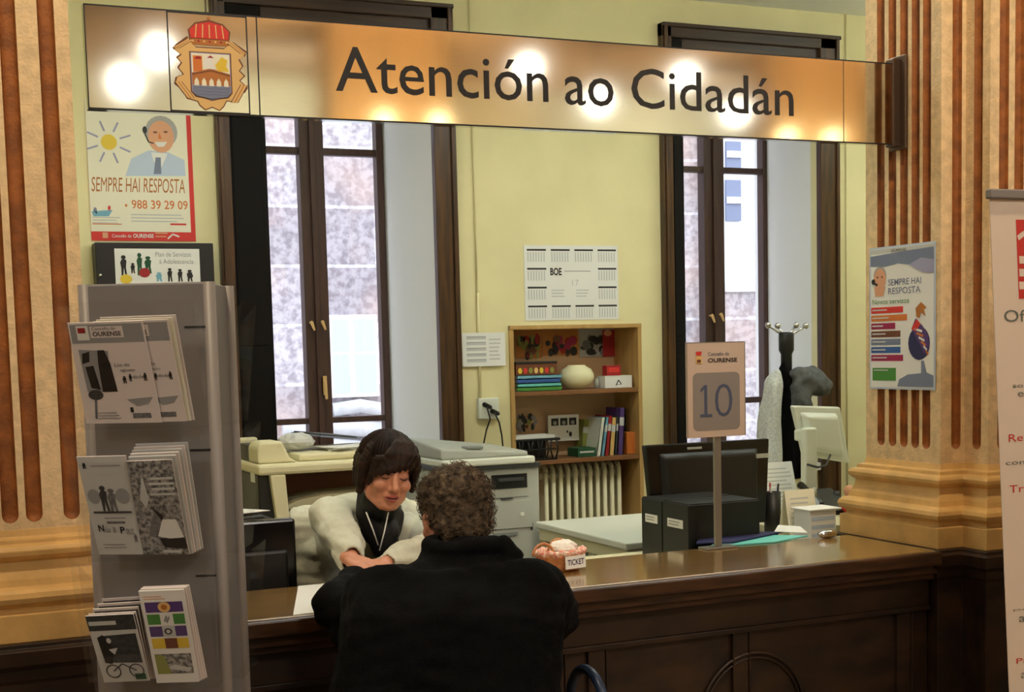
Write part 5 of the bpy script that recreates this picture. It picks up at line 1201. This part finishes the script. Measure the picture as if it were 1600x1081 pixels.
# woman chair
cc=pel+V((0,.02,0)); r2=thing('office_chair',(cc.x,cc.y,0),'low black office chair under the person in the cream cardigan','chair')
MB('seatfabric').box((cc.x-.23,cc.y-.24,.335),(cc.x+.23,cc.y+.22,.385)).build('seat',r2,.02)
MB('steelpole').tube([(cc.x,cc.y,.08),(cc.x,cc.y,.335)],.025).build('gas_column',r2)
for i in range(5):
    a=2*PI*i/5; l_=MB('black').tube([(cc.x,cc.y,.09),(cc.x+.26*math.cos(a),cc.y+.26*math.sin(a),.06)],.018,k=8).build('leg',r2); MB('black').ball((cc.x+.26*math.cos(a),cc.y+.26*math.sin(a),.028),.028,k=12).build('caster',l_)
# ---------------------------------------------------------------- man
Mm=frame(V((-.02,1,0)),math.radians(16),math.radians(4))
Om=bY(713,792,3.24)-Mm@V((0,-.02,.02))
pel=bY(690,1230,2.98); pel.z=.52; 
chest=bY(705,985,3.04); nb=bY(722,872,3.14)
shL=bY(636,940,3.20); shR=bY(828,928,3.10); elL=bY(520,946,3.44); wrL=bY(552,907,3.68); elR=bY(862,958,3.27); wrR=bY(792,900,3.62)
root=thing('person',(pel.x,pel.y,0),'seated person with curly grey-brown hair and black coat, seen from behind at the counter','person')
m=MB('skin'); Tm=head_parts(m,Om,Mm,'skin')
m.stroke([(Tm(0,-.02,-.05),.052),(Tm(0,-.035,-.11),.052),(nb+V((0,0,.0)),.058),(nb+V((0,0,-.05)),.07)])
m.stroke([(shL,.04),(nb+V((0,0,-.09)),.04),(shR,.04)])
for s in(-.05,0,.05): m.stroke([(nb+exr*s+V((0,0,-.10)),.055),(chest+exr*s,.09),(pel+exr*s+V((0,0,.08)),.10)])
m.stroke([(shL,.045),(elL,.038),(wrL,.026)]); m.stroke([(shR,.045),(elR,.038),(wrR,.026)])
for s in(-1,1): m.stroke([(pel+exr*s*.09+V((0,0,.03)),.09),(pel+exr*s*.11+V((0,.38,0)),.06),(pel+exr*s*.11+V((0,.38,-.42)),.04)])
hand(m,wrL+(wrL-elL).normalized()*.01,bY(592,915,3.74)-wrL,V((0,-.1,1)),-1,'skin',.35,.95)
hand(m,wrR+(wrR-elR).normalized()*.01,V((-.3,.6,-.1)),V((0,0,1)),1,'skin',.35,1)
body=remesh(m,'body',root,.0042,3); face_details(Tm,body)
m=MB('ink')
for s in(-1,1): m.stroke([(pel+exr*s*.09+V((0,0,.02)),.11),(pel+exr*s*.11+V((0,.36,0)),.075),(pel+exr*s*.11+V((0,.37,-.38)),.055)])
remesh(m,'trousers',root,.012,3)
for s in(-1,1): MB('black').stroke([(pel+exr*s*.11+V((0,.36,-.475)),.043),(pel+exr*s*.11+V((0,.47,-.485)),.033)]).build('shoe',root)
m=MB('coat')
for s in(-.15,-.075,0,.075,.15):
    k=1-abs(s)*.6; m.stroke([(nb+exr*s*.9+V((0,0,-.06-abs(s)*.25)),.09*k),(lerp(nb,chest,.5)+exr*s*1.02+V((0,0,-.02)),.115),(chest+exr*s*1.0,.122),(lerp(chest,pel,.5)+exr*s*1.02,.125),(pel+exr*s*1.1+V((0,-.02,.04)),.13),(pel+exr*s*1.15+V((0,-.03,-.06)),.12)])
m.stroke([(shL+V((0,0,-.005)),.076),(lerp(shL,shR,.3)+V((0,0,.025)),.075),(lerp(shL,shR,.5)+V((0,0,.03)),.08),(lerp(shL,shR,.7)+V((0,0,.025)),.075),(shR+V((0,0,-.005)),.080)])
m.stroke([(shL,.082),(lerp(shL,elL,.5)+V((0,0,-.035)),.070),(elL+V((0,-.01,.0)),.060),(lerp(elL,wrL,.6),.046),(wrL,.036)])
m.stroke([(lerp(shL,elL,.6)+V((0,0,-.06)),.06),(elL+V((.02,-.07,-.06)),.056)])
m.stroke([(shR,.086),(lerp(shR,elR,.5)+V((0,0,-.01)),.082),(elR+V((0,-.01,.0)),.072),(lerp(elR,wrR,.6),.056),(wrR,.048)])
# collar roll
k=18
m.tube([nb+exr*(.070*math.cos(a))+V((0,.066*math.sin(a),.030-.004*math.sin(a)))+fh*(.0) for a in [2*PI*i/k for i in range(k+1)]],.026,k=10)
m.tube([nb+exr*(.072*math.cos(a))+V((0,.068*math.sin(a),-.004)) for a in [2*PI*i/k for i in range(k+1)]],.030,k=10)
m.stroke([(nb+V((0,-.005,-.05)),.075),(nb+V((0,-.02,-.0)),.062)])
m.stroke([(bY(786,852,3.06),.02),(bY(800,868,3.05),.026),(bY(790,885,3.05),.03)])
def md_(p,n):
    q=V((p.x*7,p.y*7,p.z*5)); q2=V((p.x*16,p.y*16,p.z*30)); return p+n*(.016*noise.noise(q)+.007*noise.noise(q2))
remesh(m,'coat',root,.007,4,md_)
# shirt cuff
dd=(wrL-elL).normalized(); m=MB('paper').tube([wrL-dd*.01,wrL+dd*.018],.032,k=18); m.build('shirt_cuff',root)
# curly hair
m=MB('curly')
B=lambda c,r:m.ball(Tm(*c),r,'curly',24,Mm)
B((0,-.022,.040),(.087,.098,.082)); B((0,-.055,-.015),(.077,.052,.070)); B((0,.04,.075),(.068,.055,.04))
def cd_(p,n): return p+n*(.010*noise.noise(p*38)+.006*noise.noise(p*80))
hr=remesh(m,'hair',root,.0045,1,cd_)
st=MB('curly'); rnd=random.Random(11)
me=hr.data; w0=worldloc(root); nv=len(me.vertices)
for i in range(2600):
    v=me.vertices[rnd.randrange(nv)]; p=v.co+w0; n=v.normal.copy(); t=n.orthogonal().normalized(); t.rotate(Matrix.Rotation(rnd.random()*6.28,3,n)); b=n.cross(t)
    R_=rnd.uniform(.003,.0065); Lh=rnd.uniform(.004,.013); ph=rnd.random()*6.28; pts=[]
    for k in range(8):
        a=ph+k*.8; s=k/7; pts.append(p+n*(Lh*s)+t*(R_*math.cos(a)-R_*math.cos(ph)+.010*s)+b*(R_*math.sin(a)-R_*math.sin(ph)))
    st.tube(pts,.0007,k=3,caps=False)
st.build('curl_layer',hr)
# man chair with looped tube arms
sx0=bY(922,1060,3.02); az=bY(922,1048,3.02).z
r2=thing('armchair',(pel.x,pel.y,0),'blue tubular armchair under the person in the black coat','chair')
cxm=(sx0.x+ (2*pel.x-sx0.x))/2
MB('seatfabric').box((pel.x-.24,pel.y-.24,.36),(pel.x+.24,pel.y+.24,.40)).build('seat',r2,.02)
MB('seatfabric').box((pel.x-.22,pel.y-.27,.46),(pel.x+.22,pel.y-.235,.60)).build('backrest',r2,.012)
for sx_ in(sx0.x,pel.x-.31):
    y0,y1=2.94,3.13; rr=(y1-y0)/2
    pts=[(sx_,y0,0),(sx_,y0,.3),(sx_,y0,az-rr)]+[(sx_,(y0+y1)/2-rr*math.cos(a),az-rr+rr*math.sin(a)) for a in [PI*i/12 for i in range(1,12)]]+[(sx_,y1,az-rr),(sx_,y1,.3),(sx_,y1,0)]
    MB('bluetube').tube(pts,.0125,k=12).build('arm_loop',r2)
    MB('bluetube').tube([(sx_,(y0+y1)/2-.09,.35),(pel.x,(y0+y1)/2-.09,.35)],.011,k=8).build('cross_tube',r2)
